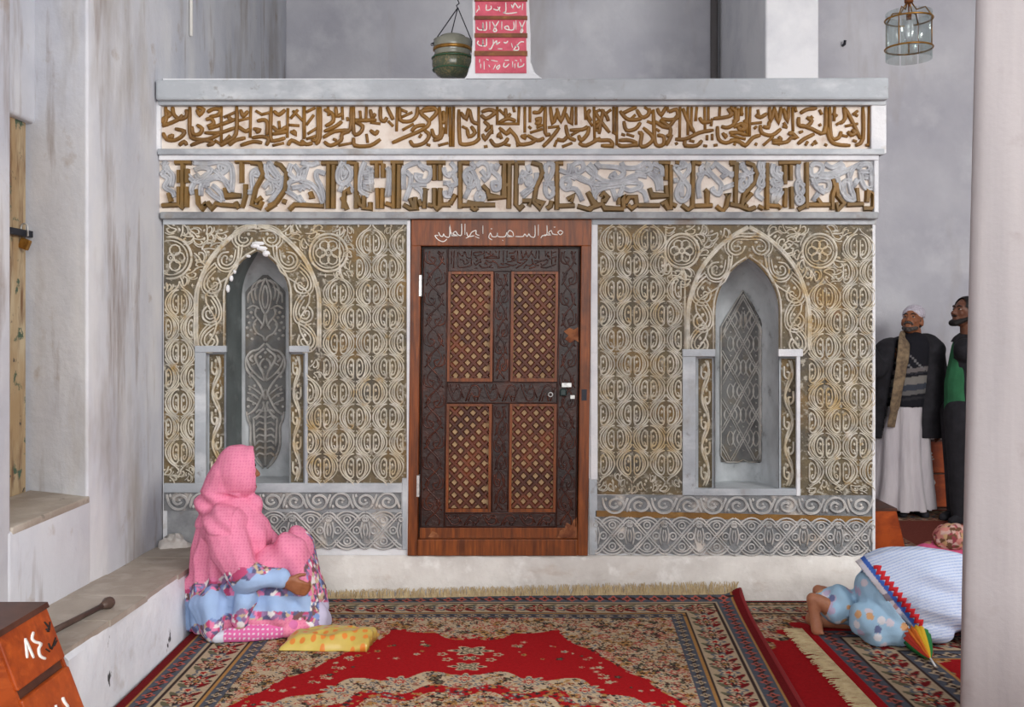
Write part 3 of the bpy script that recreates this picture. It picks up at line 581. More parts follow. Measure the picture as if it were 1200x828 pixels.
def arch_surround(par, nc, out, leaves, roundels, clipx, extra, vert):
    """outer double line, vine and leaves of the arch band, roundels with knots, curls in the spandrels"""
    r = Relief(fnp); ax = nc['ax']
    for sgn in (-1, 1):
        o = [(ax+sgn*(ax-x), y) for x, y in out]
        r.stroke(o, 5.5, .014, smooth=4, prof='groove', pinch=False)
        inn = [(nc['xl'] if sgn < 0 else nc['xr'], nc['yp']-4)]+arch_pts(nc, 9, sgn)
        r.stroke([(x+sgn*2.6, y-1.5) for x, y in inn], 2.6, .012, smooth=0, prof='bead')
        # wavy vine between the leaves
        mid = [((a[0]+b_[0])/2, (a[1]+b_[1])/2) for a, b_ in zip(o, catmull(inn, 1)[::max(1, len(inn)//len(o))])]
        for lx, ly, rot, fl in leaves:
            X = ax+sgn*(ax-lx)
            place('scroll_leaf', ME_LEAF, fnp(X, ly), par, math.radians(rot)*(-sgn), (sgn*fl*1.02, 1, 1.08))
        wv = [(ax+sgn*(ax-lx-(7 if i % 2 else -9)), ly+16) for i, (lx, ly, rot, fl) in enumerate(leaves)]
        r.stroke(wv, 2.2, .011, smooth=4, prof='bead')
    for (cx, cy, R) in roundels:
        for q, w in ((1, 3.2), (.82, 1.8)):
            pts = [(cx+R*q*math.cos(a), cy+R*q*math.sin(a)) for a in np.linspace(0, 2*PI, 33)]
            run = []
            for p in pts+[(-1e9, 0)]:
                if clipx[0] <= p[0] <= clipx[1] and p[1] > 264: run.append(p)
                else:
                    if len(run) > 2: r.stroke(run, w, .013, smooth=0, prof='bead')
                    run = []
        for k in range(6):
            a0 = k*PI/3
            pts = [(cx+R*.42*math.cos(a0)+R*.26*math.cos(a), cy+R*.42*math.sin(a0)+R*.26*math.sin(a)) for a in np.linspace(0, 2*PI, 10)[:-1]]
            if min(p[0] for p in pts) > clipx[0]: r.stroke(pts, 1.8, .010, closed=True, smooth=0, prof='bead')
        if cx-4 > clipx[0]: r.eye(cx, cy, R*.13, .010, 1.8)
    for pts in vert: r.stroke(pts, 2.6, .012, smooth=0, prof='bead')
    r.build('arch_band', stucco, par)
    # curls filling what is left
    def free(x, y, m):
        if not (clipx[0]+6 < x < clipx[1]-5 and 268 < y): return False
        if not in_rects(x, y, extra): return False
        for cx, cy, R in roundels:
            if math.hypot(x-cx, y-cy) < R+m: return False
        for sgn in (-1, 1):
            for p in catmull([(ax+sgn*(ax-q[0]), q[1]) for q in out], 6):
                if math.hypot(x-p[0], y-p[1]) < m: return False
        return True
    def outside_arch(x, y):
        t = abs(x-ax)
        for q, q2 in zip(out[:-1], out[1:]):
            if q2[1] <= y <= q[1]:
                f = (y-q2[1])/(q[1]-q2[1]+1e-9); return t > abs(ax-(q2[0]+(q[0]-q2[0])*f))
        return y < out[-1][1] or y > out[0][1]
    done = []
    for k in range(4000):
        x = random.uniform(*clipx); y = random.uniform(264, 420)
        if free(x, y, 6.0) and outside_arch(x, y) and all(math.hypot(x-a, y-b_) > 9.2 for a, b_ in done):
            done.append((x, y)); s_ = random.uniform(.85, 1.05)
            place('leaf_curl', ME_CURL, fnp(x, y), par, random.uniform(0, 2*PI), (random.choice((-1, 1))*s_, 1, s_))
arch_surround(panL, LN, [(230, 407), (230, 352), (234, 332), (245, 307), (261, 287), (281, 271), (301, 264)],
              [(247, 396, 20, 1), (247, 364, 0, -1), (250, 330, 12, 1), (268, 302, 40, -1), (289, 277, 62, 1)],
              [(200, 302, 24.5), (385, 296, 22)], (192, 477), [(192, 262, 232, 330), (225, 262, 402, 300), (345, 262, 402, 322), (192, 262, 260, 330)], [[(373, 330), (374, 412)], [(398, 266), (398, 322), (374, 322)]])
arch_surround(panR, RN, [(806, 410), (806, 368), (810, 345), (820, 318), (836, 296), (855, 279), (876.5, 266)],
              [(821, 400, 15, 1), (822, 372, 0, -1), (824, 341, 12, 1), (842, 314, 40, -1), (866, 287, 62, 1)],
              [(799, 294, 20), (960, 294, 20)], (702, 1024), [(780, 262, 975, 322), (785, 262, 806, 330), (948, 262, 984, 324)], [[(802.5, 318), (802.5, 414)], [(945, 340), (943, 414)], [(780, 266), (780, 318), (802, 318)]])
# ---- niches
def half_w(nc, y):
    hw = (nc['xr']-nc['xl'])/2
    if y >= nc['ysp']: return hw
    t = (nc['ysp']-y)/(nc['ysp']-nc['ay'])
    return hw*max(0, 1-t**2.1)**.82
ND = .30
def ndepth(nc, x, y):
    hw = half_w(nc, y); hw0 = (nc['xr']-nc['xl'])/2; cx = (nc['xl']+nc['xr'])/2
    if hw < .5: return 0.0
    u = min(1, abs(x-cx)/hw)
    return ND*min(1, hw/hw0)**.55*max(0, 1-u**nc['p'])**.5
def make_niche(nc, strips, relief_fn):
    e = thing('niche', fnp(nc['ax'], nc['yb'])); e.parent = tomb; e.location = Vector(ORIG[e.name])-ORIG[tomb.name]
    b = MB(); cx = (nc['xl']+nc['xr'])/2
    ysr = list(np.linspace(nc['yb'], nc['ysp'], 8))+[nc['ysp']-(nc['ysp']-nc['ay'])*t for t in (.1, .2, .3, .4, .5, .6, .7, .78, .86, .92, .97, .999)]
    us = np.sin(np.linspace(-PI/2, PI/2, 61))
    for y in ysr:
        hw = half_w(nc, y)
        for u in us:
            x = cx+u*hw; X, _, Z_ = W(x, y)
            b.v.append((X, ndepth(nc, cx+u*hw*.9999, y)-.001, Z_))
    for i in range(len(ysr)-1):
        for k in range(60): b.f.append((i*61+k, i*61+k+1, i*61+62+k, i*61+61+k))
    n = len(b.v); b.v.append((W(cx, 0)[0], 0, b.v[0][2]))
    for k in range(60): b.f.append((k, k+1, n))
    ob = b.build('niche_back', niche_m, e, True); ob.modifiers.new('e', 'EDGE_SPLIT').split_angle = math.radians(50)
    if nc is LN:        # the left reveal gets a darker colour
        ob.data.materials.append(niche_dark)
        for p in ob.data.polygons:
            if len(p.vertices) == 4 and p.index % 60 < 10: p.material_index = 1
    # darkened ground under the carving
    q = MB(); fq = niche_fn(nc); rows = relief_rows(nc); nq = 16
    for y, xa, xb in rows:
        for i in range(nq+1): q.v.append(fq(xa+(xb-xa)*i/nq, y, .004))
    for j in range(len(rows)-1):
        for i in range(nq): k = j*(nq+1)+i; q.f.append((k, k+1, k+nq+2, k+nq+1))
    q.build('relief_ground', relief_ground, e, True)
    # side pockets with scroll strips
    for xa, xb, sa, sb in strips:
        q = MB(); f0, f1 = srf(0), srf(-.05)
        A = [S0(xa, nc['yp']), S0(xb, nc['yp']), S0(xb, nc['yb']), S0(xa, nc['yb'])]
        Bk = [(p[0], .045, p[2]) for p in A]
        q.quad(*Bk)
        for i in range(4): j = (i+1) % 4; q.quad(A[i], A[j], Bk[j], Bk[i])
        mesh_obj('side_pocket', q.v, q.f, lead, e)
        fs = srf(-.045); sg = MB(); sg.pxbox(sa-1.5, sb+1.5, nc['yp']+3, nc['yb']-2, -.045, -.042); sg.build('strip_ground', stucco_ground, e)
        fs = srf(-.042); r = Relief(fs); y0, y1 = nc['yp']+5, nc['yb']-4
        nn = 5; xm = (sa+sb)/2; am = (sb-sa)/2-1
        ys = np.linspace(y0, y1, 41)
        r.stroke([(xm+am*.8*math.sin((y-y0)/(y1-y0)*nn*PI), y) for y in ys], 2.8, .014, smooth=0, prof='bead')
        r.stroke([(xm+am*.8*math.sin((y-y0)/(y1-y0)*nn*PI+.7)*.9, y) for y in ys], 2.2, .010, smooth=0, prof='bead')
        for k in range(nn):
            yc = y0+(k+.5)*(y1-y0)/nn; s_ = -1 if k % 2 == 0 else 1
            r.stroke([(xm+s_*am*.9, yc-8), (xm+s_*am*.9, yc+3), (xm+s_*am*.2, yc+7), (xm-s_*am*.1, yc), (xm+s_*am*.5, yc-1)], 2.6, .014, smooth=3, prof='bead')
            r.dot(xm+s_*am*.2, yc-9, 1.7, .01, 6, 2.8)
        r.build('scroll_strip', stucco, e)
    r = relief_fn(nc)
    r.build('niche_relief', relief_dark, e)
    return e
def niche_fn(nc):
    cx = (nc['xl']+nc['xr'])/2
    def f(px, py, h=0.0):
        # px,py are where the carving is seen on the back of the niche
        d = ND
        for _ in range(4):
            X = (px-HX)*(DF+d)/F; Zz = CH-(py-HY)*(DF+d)/F
            d = ndepth(nc, HX+X*F/DF, HY+(CH-Zz)*F/DF)
        return (X, d-h-.005, Zz)
    return f
def relief_rows(nc):
    if nc is LN:
        hw = lambda y: min(23.5, 3+(y-322)*1.1) if y < 345 else 23.5 if y < 486 else 18 if y < 522 else max(1, 18-(y-522)*.68)
        return [(y, 311.5-hw(y), 311.5+hw(y)) for y in list(np.linspace(322, 486, 34))+list(np.linspace(487, 547, 13))]
    hw = lambda y: min(26, (y-340)*.6+.5)
    return [(y, 870.5-hw(y), 870.5+hw(y)) for y in np.linspace(340, 541, 42)]
def relief_left(nc):
    r = Relief(niche_fn(nc)); ax = 311.5       # seen axis of the back
    def sym(txt, w=2.6, h=.014, **kw):
        for st in txt.split(';'):
            pts = [tuple(float(a) for a in p.split(',')) for p in st.split()]
            for s_ in (-1, 1): r.stroke([(ax+s_*x, y) for x, y in pts], w*1.25, h*1.3, smooth=3, prof='bead', **kw)
    # spearhead leaf and sprays
    sym('0.5,326 5,338 7,350 4,362 0.5,368;0.5,334 3,344 3,354 0.5,362', 2.2)
    sym('2,328 9,332 12,342 10,352;5,328 14,334 16,345 13,356;9,336 19,344 20,355;7,362 14,358 21,362;10,360 12,368 6,376 2,382;8,372 14,380 10,390 3,394 0.8,400;0.8,368 2,378 6,386', 2.3)
    for x, y in ((12, 364), (17, 366), (21, 371), (15, 372), (19, 378), (13, 380), (22, 384), (17, 387), (12, 391), (21, 393), (16, 397)):
        for s_ in (-1, 1): r.dot(ax+s_*x*.98, y, 2.4, .014, 7)
    # crossing ogees
    sym('0.8,402 8,409 17,412 23,422 21,434 12,444 4,456 0.8,468;1.5,408 6,412 12,418 8,428 3,437 0.8,446;1,420 5,424 6,430 2,436', 2.6)
    sym('0.8,446 9,440 18,430 22,418;0.8,456 7,470 13,480 21,486;3,470 2,476 8,486 15,490;14,416 18,420 14,424;9,424 16,428', 2.4)
    for x, y in ((0, 413), (0, 430), (6, 418), (15, 436), (18, 441), (13, 452), (18, 456), (15, 463), (20, 467), (14, 473), (20, 476)):
        for s_ in (-1, 1):
            if x or s_ > 0: r.dot(ax+s_*x, y, 2.3, .014, 7)
    sym('5,462 12,456 20,452;7,468 14,462 21,460;9,474 16,470 22,468', 2.0)
    # ribbed leaf below
    sym('0.6,474 0.6,545;22,482 20,492 17,500 17,520 12,536 2,548;14,490 13,510 12,522', 2.4)
    for k in range(8): sym('1,%g 7,%g 11,%g' % (482+k*7.2, 480+k*7.2, 484+k*7.2), 2.3)
    return r
def relief_right(nc):
    r = Relief(niche_fn(nc)); ax = 870.5; hw = 26.0; y0, y1 = 340, 541
    pitch = 50.0
    def env(y): return min(hw, max(0, (y-y0)*.62+1))
    sl = 15/27.7; yk = 513.5
    # straight double strands crossing in a lattice
    for dr_ in (-1, 1):
        for k in range(-8, 9):
            for off in (-1.35, 1.35):
                run = [(ax+30*k+dr_*sl*(y-yk)+off, y) for y in np.linspace(y0+4, y1-2, 110)]
                run = [p for p in run if abs(p[0]-ax) <= env(p[1])-.5]
                if len(run) > 4: r.stroke(run[::3]+[run[-1]], 1.7, .013, smooth=0, prof='bead')
    # eyes and nested arcs beside every crossing
    for j in range(-6, 2):
        yc = yk+27.7*j
        for cx_ in (0, -15, 15):
            for s_ in (-1, 1):
                node = (cx_ == 0) == (j % 2 == 0)
                for x_, hh, bul, w in (((3.0, 8.5, 4.6, 1.8), (5.6, 5, 1.6, 1.6), (7.6, 11.5, 4.8, 1.8)) if node else ((.4, 9, 3.4, 1.7),)):
                    pts = [(ax+cx_+s_*(x_+bul*(1-(t/hh)**2)), yc+t) for t in np.linspace(-hh, hh, 9)]
                    if all(abs(p[0]-ax) <= env(p[1])-.6 and p[1] < y1-1 for p in pts): r.stroke(pts, w, .011, smooth=0, prof='bead')
            for s_ in (-1, 1):
                if abs(cx_)+4 < env(yc+s_*14) and yc+s_*14 < y1-2: r.dot(ax+cx_, yc+s_*13.8, 2.0, .010, 3, 2.2)
    # edge and rounded foot
    for s_ in (-1, 1):
        r.stroke([(ax, y0), (ax+s_*hw*.5, y0+21), (ax+s_*hw, y0+43), (ax+s_*hw, y1-8), (ax+s_*(hw-6), y1), (ax+s_*6, y1), (ax, y1-3)], 1.8, .012, smooth=0, prof='bead')
        r.stroke([(ax, y0+9), (ax+s_*10, y0+27), (ax, y0+48)], 1.8, .011, smooth=0, prof='bead')
        r.stroke([(ax+s_*1.5, y0+24), (ax+s_*1.5, y0+40)], 1.8, .011, smooth=0, prof='bead')
        r.stroke([(ax+s_*19, y0+36), (ax+s_*22.5, y0+50), (ax+s_*19, y0+58)], 2.4, .012, smooth=0, prof='bead')
    return r
make_niche(LN, [(241, 264.5, 247, 261), (339, 357, 342, 354)], relief_left)
make_niche(RN, [(815.5, 838, 820, 833), (913, 935, 917, 931)], relief_right)
# grey frames around the lower niches, springer ledges
part('niche_frame', lead, [(228, 241, 408, 568, 0, .016), (228, 265, 405, 412.5, 0, .024)], bevel=.003)
part('niche_frame', lead, [(357, 360.5, 412, 568, 0, .016), (338.5, 362, 405, 412.5, 0, .024)], bevel=.003)
part('niche_sill', lead, [(192, 471, 566, 577, 0, .018)], bevel=.003)
part('niche_frame', lead, [(800, 815.5, 412, 580, 0, .016), (800, 838.5, 409, 417.5, 0, .024)], bevel=.003)
part('niche_frame', white_edge, [(933.5, 938, 417, 581, 0, .02), (912.5, 941, 409, 417.5, 0, .022)], bevel=.003)
part('niche_sill', lead, [(813, 938.5, 572.5, 580.5, 0, .017)], bevel=.003)
# jambs beside the door and corner strips
part('door_surround', white_edge, [(476.5, 481, 258, 650, 0, .02)], bevel=.004)
part('door_surround', lead, [(471, 477, 560, 644, 0, .016)], bevel=.004)
part('door_surround', lead, [(690, 700, 560, 650, 0, .012)], bevel=.004)
part('door_surround', white_edge, [(692, 700.5, 258, 562, 0, .014)], bevel=.004)
part('corner_strip', white_edge, [(1022.5, 1026, 262, 650, 0, .016)], bevel=.003)
# ---- friezes below the panels
def frieze_panel(x0, x1, y0, y1, mat=stucco_grey_ground):
    b = MB(); b.pxbox(x0, x1, y0, y1, 0, .008); return b.build('frieze', mat, tomb)
r = Relief(LOCAL)     # one running scroll, 28 px long, leaf up
r.stroke([(-15, 9), (-12, -3), (-4, -10), (6, -9), (11, -2), (9, 5), (2, 8), (-5, 5), (-6, -1), (-1, -4), (4, -1)], 2.8, .013, smooth=3, prof='groove')
r.stroke([(11, -4), (14, 4), (16, 9)], 2.8, .012, smooth=3, prof='groove'); r.dot(1, 1.2, 2, .012, 6); r.dot(-11, 7, 2, .012, 5, 3)
ME_SCR = r.mesh('running_scroll', stucco_grey)
def scrolls(par, x0, x1, y, fb, n, slope=0.0):
    for k in range(n):
        x = x0+(x1-x0)*(k+.5)/n
        place('running_scroll', ME_SCR, fb(x, y+slope*(x-x0)), par, 0, ((x1-x0)/n/30, 1, .9 if k % 2 else -.9))
fb = srf(.008)
fr = frieze_panel(192, 470, 577, 598); scrolls(fr, 196, 468, 587, fb, 10)
fr = frieze_panel(700, 1023, 580, 607); scrolls(fr, 706, 1022, 591, fb, 11, .004)
b = MB(); q0 = [srf(.012)(698, 598), srf(.012)(1023, 605), srf(.012)(1023, 612), srf(.012)(698, 605)]
b.hexa([q0[3], q0[2], (q0[2][0], 0, q0[2][2]), (q0[3][0], 0, q0[3][2]), q0[0], q0[1], (q0[1][0], 0, q0[1][2]), (q0[0][0], 0, q0[0][2])]).build('gilt_fillet', gold, tomb)
part('gilt_fillet', lead_dark, [(310, 471, 596.5, 600, 0, .014)], bevel=0)
part('worn_ground', lead_dark, [(196, 318, 597, 640, 0, .006)], bevel=0)
def knot():
    r = Relief(LOCAL); A = 19.0; Hh = 21.4
    tri = lambda t: 1-abs(((t+1) % 2)-1)*2+0     # unused helper shape
    # two crossing strands, each a double line
    for s_ in (-1, 1):
        for off in (-2.2, 2.2):
            r.stroke([(-Hh, s_*(-A+abs(off)*.0)+off*.6), (-Hh*.78, s_*(-A*.93)+off), (0, off), (Hh*.78, s_*A*.93+off), (Hh, s_*A+off*.6)], 2.1, .014, smooth=2, prof='bead')
        # scallops over the eyes
        for q, w in ((1, 2.2), (.78, 1.7)):
            r.stroke([(16*q*math.sin(a), s_*(6+16*q*math.cos(a))) for a in np.linspace(-1.25, 1.25, 11)], w, .012, smooth=0, prof='bead')
        r.eye(0, s_*12.5, 4.0, .012, 1.9)
        r.eye(s_*11, 0, 4.0, .012, 1.9)
        # lens lines beside the crests
        r.stroke([(s_*17.5, -10), (s_*15.8, 0), (s_*17.5, 10)], 2.0, .012, smooth=3, prof='bead')
        r.stroke([(s_*20.5, -7), (s_*19, 0), (s_*20.5, 7)], 1.7, .011, smooth=3, prof='bead')
        r.eye(s_*20.4, -13, 2.4, .011, 1.6)
    return r
kn = knot(); ME_KN = kn.mesh('interlace_knot', stucco_grey)
def interlace(x0, x1, yc, n, slope):
    b = MB(); wv = []; fz = srf(.008); m = 80
    top = [(x, yc+slope*(x-x0)-19-3*abs(math.cos((x-x0)/(x1-x0)*n*PI+PI/2))) for x in np.linspace(x0, x1, m)]
    bot = [(x, yc+slope*(x-x0)+19+3.5*abs(math.cos((x-x0)/(x1-x0)*n*PI+PI/2))) for x in np.linspace(x0, x1, m)]
    for p, q in zip(top, bot): b.v += [fz(*p), fz(*q), S0(*p), S0(*q)]
    for i in range(m-1):
        k = 4*i; b.f += [(k, k+1, k+5, k+4), (k, k+4, k+6, k+2), (k+1, k+3, k+7, k+5)]
    par = b.build('frieze', stucco_grey_ground, tomb)
    for k in range(n):
        x = x0+(x1-x0)*(k+.5)/n
        place('interlace_knot', ME_KN, fz(x, yc+slope*(x-x0)), par, 0, ((x1-x0)/n/42.8, 1, 1))
interlace(300, 471, 621, 4, 0)
interlace(697, 1023, 627, 8, .008)
# top right chip of broken plaster above the left niche
r = Relief(fnp)
for x, y, a, b_ in ((299, 288, 6, 3), (307, 291, 7, 3), (312, 297, 5, 4), (303, 285, 9, 2.5)): r.dot(x, y, a, .015, 7, b_)
r.build('plaster_repair', plaster_pale, tomb)
for x, y, a, b_ in ((291, 300, 3, 2), (275, 318, 2, 3), (271, 326, 2.4, 4), (267, 338, 2.4, 5)):
    r = Relief(fnp); r.dot(x, y, a, .012, 7, b_); r.build('plaster_repair', plaster_pale, tomb)

# ------------------------------------------------------------ the carved door
dr = thing('door_1', W(585, 651), 'carved reddish brown wooden door with four lattice panels', None, None, 'structure')
def dsh(base):
    f = srf(base)
    return lambda px, py, h=0.0: f(px-4.6*(py-257)/394, py, h)
def dbox(b, x0, x1, y0, y1, base, front):
    f = dsh(front); g = dsh(base)
    a = [f(x0, y1), f(x1, y1), f(x1, y0), f(x0, y0)]; k = [(p[0], -base, p[2]) for p in a]
    return b.hexa([a[0], a[1], k[1], k[0], a[3], a[2], k[2], k[3]])
def dpart(name, mat, x0, x1, y0, y1, base, front, parent=dr, bev=.004):
    o = dbox(MB(), x0, x1, y0, y1, base, front).build(name, mat, parent)
    if bev: m = o.modifiers.new('bevel', 'BEVEL'); m.width = bev; m.segments = 2
    return o
dpart('frame_rail', wood, 482, 693.5, 257, 288, -.08, .03)
dpart('frame_stile', wood, 482, 493.5, 287.5, 651, -.08, .03)
dpart('frame_stile', wood, 681.5, 693.5, 287.5, 651, -.08, .03)
dpart('frame_rail', wood, 493.5, 681.5, 632, 651, -.08, .034)
leaf = dpart('door_leaf', wood_dark, 493.8, 681.2, 288.3, 631.7, -.075, -.045)
ST = [(496, 526, 291, 618), (655, 680, 291, 618), (526, 655, 291, 318), (526, 655, 447, 473), (526, 655, 600, 618), (579, 600, 318, 447), (579, 600, 473, 600)]
for i, (x0, x1, y0, y1) in enumerate(ST):
    pr = -.012 if i < 2 else -.015
    o = dpart('door_stile' if i in (0, 1, 5, 6) else 'door_rail', wood_dark, x0, x1, y0, y1, -.05, pr, leaf, .003)
    r = Relief(dsh(pr))
    if x1-x0 < y1-y0:
        xm, am = (x0+x1)/2, (x1-x0)/2-4; pit = 24. if am > 8 else 20.
        ys = np.linspace(y0+3, y1-3, int((y1-y0)/3))
        f_ = lambda y: math.sin((y-y0)/pit*PI)
        r.stroke([(xm+am*.75*f_(y), y) for y in ys], 2.1, .008, smooth=0, prof='bead')
        r.stroke([(xm-am*.75*f_(y+4), y) for y in ys], 1.6, .006, smooth=0, prof='bead')
        n = int((y1-y0)/pit)
        for k in range(n):
            yc = y0+(k+.5)*pit; s_ = 1 if k % 2 else -1
            r.stroke([(xm+s_*am, yc-8), (xm+s_*am*1.05, yc+3), (xm+s_*am*.3, yc+6), (xm, yc), (xm+s_*am*.5, yc-2)], 2, .008, smooth=3, prof='bead')
            r.stroke([(xm-s_*am, yc+7), (xm-s_*am*.4, yc-2), (xm-s_*am*.9, yc-8)], 1.8, .007, smooth=3, prof='bead')
            r.stroke([(xm-s_*am*.9, yc+1), (xm-s_*am*.2, yc-7)], 1.5, .006, smooth=0, prof='bead')
        for s_ in (-1, 1): r.stroke([(xm+s_*(am+2.6), y0+1), (xm+s_*(am+2.6), y1-1)], 1.5, .006, smooth=0)
    elif i == 2:      # the top rail carries worn letters
        for st in T[2].split(';'):
            r.stroke([(x0+2+float(p.split(',')[0])/1200*(x1-x0-4), y0+2.5+(float(p.split(',')[1])-88)/315*(y1-y0-6)) for p in st.split()], 1.7, .008, smooth=2, prof='bead')
    else:
        ym, am = (y0+y1)/2, (y1-y0)/2-3; pit = 21.
        n = int((x1-x0)/pit)
        for k in range(n):
            xc = x0+(k+.5)*(x1-x0)/n; s_ = 1 if k % 2 else -1
            r.stroke([(xc-10, ym+s_*am), (xc-3, ym-s_*am*.8), (xc+5, ym-s_*am*.6), (xc+5, ym+s_*am*.4), (xc, ym+s_*am*.4)], 2, .008, smooth=3, prof='bead')
            r.stroke([(xc+3, ym+s_*am), (xc+9, ym-s_*am*.6)], 1.8, .007, smooth=0, prof='bead')
            r.stroke([(xc-7, ym+s_*am), (xc-3, ym), (xc+1, ym+s_*am)], 1.6, .006, smooth=2, prof='bead')
        for s_ in (-1, 1): r.stroke([(x0+1, ym+s_*(am+1.8)), (x1-1, ym+s_*(am+1.8))], 1.3, .006, smooth=0)
    o2 = r.build('carving', wood_carve, leaf); 
dpart('kick_rail', wood, 496, 680, 618, 631, -.05, -.018, leaf, .003)
for (x0, x1, y0, y1) in ((526, 579, 318, 447), (600, 655, 318, 447), (526, 579, 473, 600), (600, 655, 473, 600)):
    dpart('panel_board', wood_board, x0, x1, y0, y1, -.06, -.042, leaf, 0)
    # beading around the panel
    b = MB()
    for q in ((x0, x0+3.2, y0, y1), (x1-3.2, x1, y0, y1), (x0+3, x1-3, y0, y0+3), (x0+3, x1-3, y1-4, y1)): dbox(b, *q, -.045, -.008)
    b.build('panel_moulding', wood, leaf)
    # diagonal lattice slats
    r = Relief(dsh(-.040)); px_, py_ = 14.0, 14.8; xa, xb, ya, yb = x0+3, x1-3, y0+3, y1-4
    for s_ in (-1, 1):
        for k in range(-20, 30):
            # line x = xa + k*px + s*(y-ya)*px/py
            pts = []
            for y in np.linspace(ya, yb, 48):
                x = xa+k*px_+s_*(y-ya)*px_/py_
                if xa <= x <= xb: pts.append((x, y))
            if len(pts) > 1: r.stroke([pts[0], pts[-1]], 5.4, .014 if s_ > 0 else .012, smooth=0, prof='ridge', pinch=False)
    g = r.build('lattice', wood_lattice, leaf, False); g['kind'] = 'stuff'
# hinges and locks
for y0, y1 in ((322, 347), (557, 582)): dpart('hinge', steel, 491.8, 495, y0, y1, -.02, .036, dr, .001)
hs = dpart('hasp', steel, 660.5, 672, 448.5, 453.5, -.03, .012, dr, .001)
b = MB(); dbox(b, 671, 676, 463, 467, -.03, .012).build('staple', steel, dr)
b = MB(); dbox(b, 684, 690, 456, 469, .0, .036).build('keeper_plate', iron, dr)
f = dsh(.01); x, y, z = f(663, 459)
b = MB()
for k in range(2): pass
b.hexa([(x-.022, y-.012, z-.022), (x+.016, y-.012, z-.022), (x+.016, y+.012, z-.022), (x-.022, y+.012, z-.022), (x-.02, y-.012, z+.018), (x+.014, y-.012, z+.018), (x+.014, y+.012, z+.018), (x-.02, y+.012, z+.018)])
o = b.build('lock', MAT('green_black_lock', c(34, 54, 52), rough=.4), dr); m = o.modifiers.new('bevel', 'BEVEL'); m.width = .006
x, y, z = f(647.5, 462)
MB().tube([(x+.012*math.cos(a), y-.012, z+.012*math.sin(a)) for a in np.linspace(0, 2*PI, 13)[:-1]], .004, 6, True).build('ring_pull', steel, dr, True)
# worn raw timber at the foot and by the latch
raw = MAT('raw_worn_wood', c(150, 94, 58), ((c(104, 54, 32), 12, .4, .6), (c(176, 122, 84), 22, .5, .75)), .8)
def splinter(pts, base, name='worn_patch'):
    b = MB(); b.poly([pts], dsh(base)); mesh_obj(name, b.v, b.f, raw, dr)
splinter([(657, 631), (660, 622), (666, 618), (668, 612), (674, 615), (676, 609), (680, 606), (681, 631), (674, 633), (668, 629)], -.009)
splinter([(662, 388), (669, 384), (674, 386), (679, 383), (680, 401), (675, 398), (670, 402), (664, 397), (668, 393)], -.002)
splinter([(506, 629), (511, 622), (516, 624), (520, 630)], -.016)
# white hand-painted line on the lintel
r = Relief(dsh(.031))
HW = '''545,262 545,275;541,262 541,275 537,275 534,271 531,274 537,276 529,276;529,272 529,277 527,263 527,277 522,277 520,274 519,277 516,276 514,272;514,276 510,276 514,281 520,283 524,280;566,264 566,274;562,276 558,274 558,270 553,272 550,277 546,279;562,279 557,277;556,276 549,277 547,272;594,272 592,277 584,277 583,273 582,277 577,277 575,273 573,278 577,281;589,281 590,282;575,268 577,268;631,263 631,276;627,264 627,277 622,277 620,274 618,277 615,274 613,277 604,277;602,277 601,272 597,270 595,275 601,277 594,277;660,272 657,275 654,272 657,270 660,272;654,275 648,274 646,270 643,273 646,275 638,275;641,264 641,275 636,276 634,279;649,266 651,266'''
r.many(HW, 0, 0, 1, w=1.05, h=.0015, smooth=3, prof='flat')
r.build('painted_lettering', white_paint, dr)
# ------------------------------------------------------------ things on and above the tomb
pq = thing('inscribed_plaque', W(588, 95, 5.64), 'white plaster plaque with pink panels of white script on the tomb roof', 'plaque')
f0 = lambda d: (lambda px, py, h=0.0: (W(px, py, d)[0], W(px, py, d)[1]-h, W(px, py, d)[2]))
PQD = 5.60
out = [(540, 97), (547, 88), (552, 72), (554, 40), (553, 2), (556, -10), (612, -12), (620, -2), (622, 40), (622, 72), (627, 85), (636, 92), (637, 97)]
b = MB(); n = len(out); ff = f0(PQD)
b.v += [ff(*p) for p in out]+[(x, y+.13, z) for x, y, z in (ff(*p) for p in out)]
for t in tessellate_polygon([[Vector((p[0], -p[1], 0)) for p in out]]): b.f.append(tuple(t)); b.f.append(tuple(i+n for i in t)[::-1])
for i in range(n): j = (i+1) % n; b.f.append((i, j, n+j, n+i))
o = b.build('plaster_body', plaster_pale, pq); m = o.modifiers.new('bevel', 'BEVEL'); m.width = .008; m.segments = 2
TX = ['530,50 540,90;600,40 600,90 640,80 640,50;660,80 700,90 720,60;770,20 770,100 750,110 790,120 870,110;820,40 830,70 850,30 880,70 900,50;700,60 720,100;920,30 915,90;510,110 530,80',
      '940,180 900,280 920,270 890,190;860,180 860,260;840,190 840,260 780,260 760,240 790,230 800,260;735,190 735,260;710,185 660,270 690,270 650,190;630,190 630,260;600,190 600,260 570,260 570,200 570,260 530,260 520,240',
      '930,370 900,370 870,400 840,440 880,440 880,410 850,410;820,380 830,420;790,360 770,380 750,370;700,430 740,430;720,370 690,390 690,360 660,390 640,430 620,430;660,350 660,400;600,340 600,400 570,400 570,350 570,400 540,400 520,380 530,360',
      '930,560 920,580 880,590 880,550;850,560 850,600;830,540 830,590;800,560 770,590 750,580 760,550;720,580 700,610 690,590 720,570;680,570 660,610;620,570 630,590;580,540 580,610;550,560 550,600;600,520 620,530;640,530 700,540;760,530 800,530;540,520 540,550;900,520 905,545;850,530 870,535']
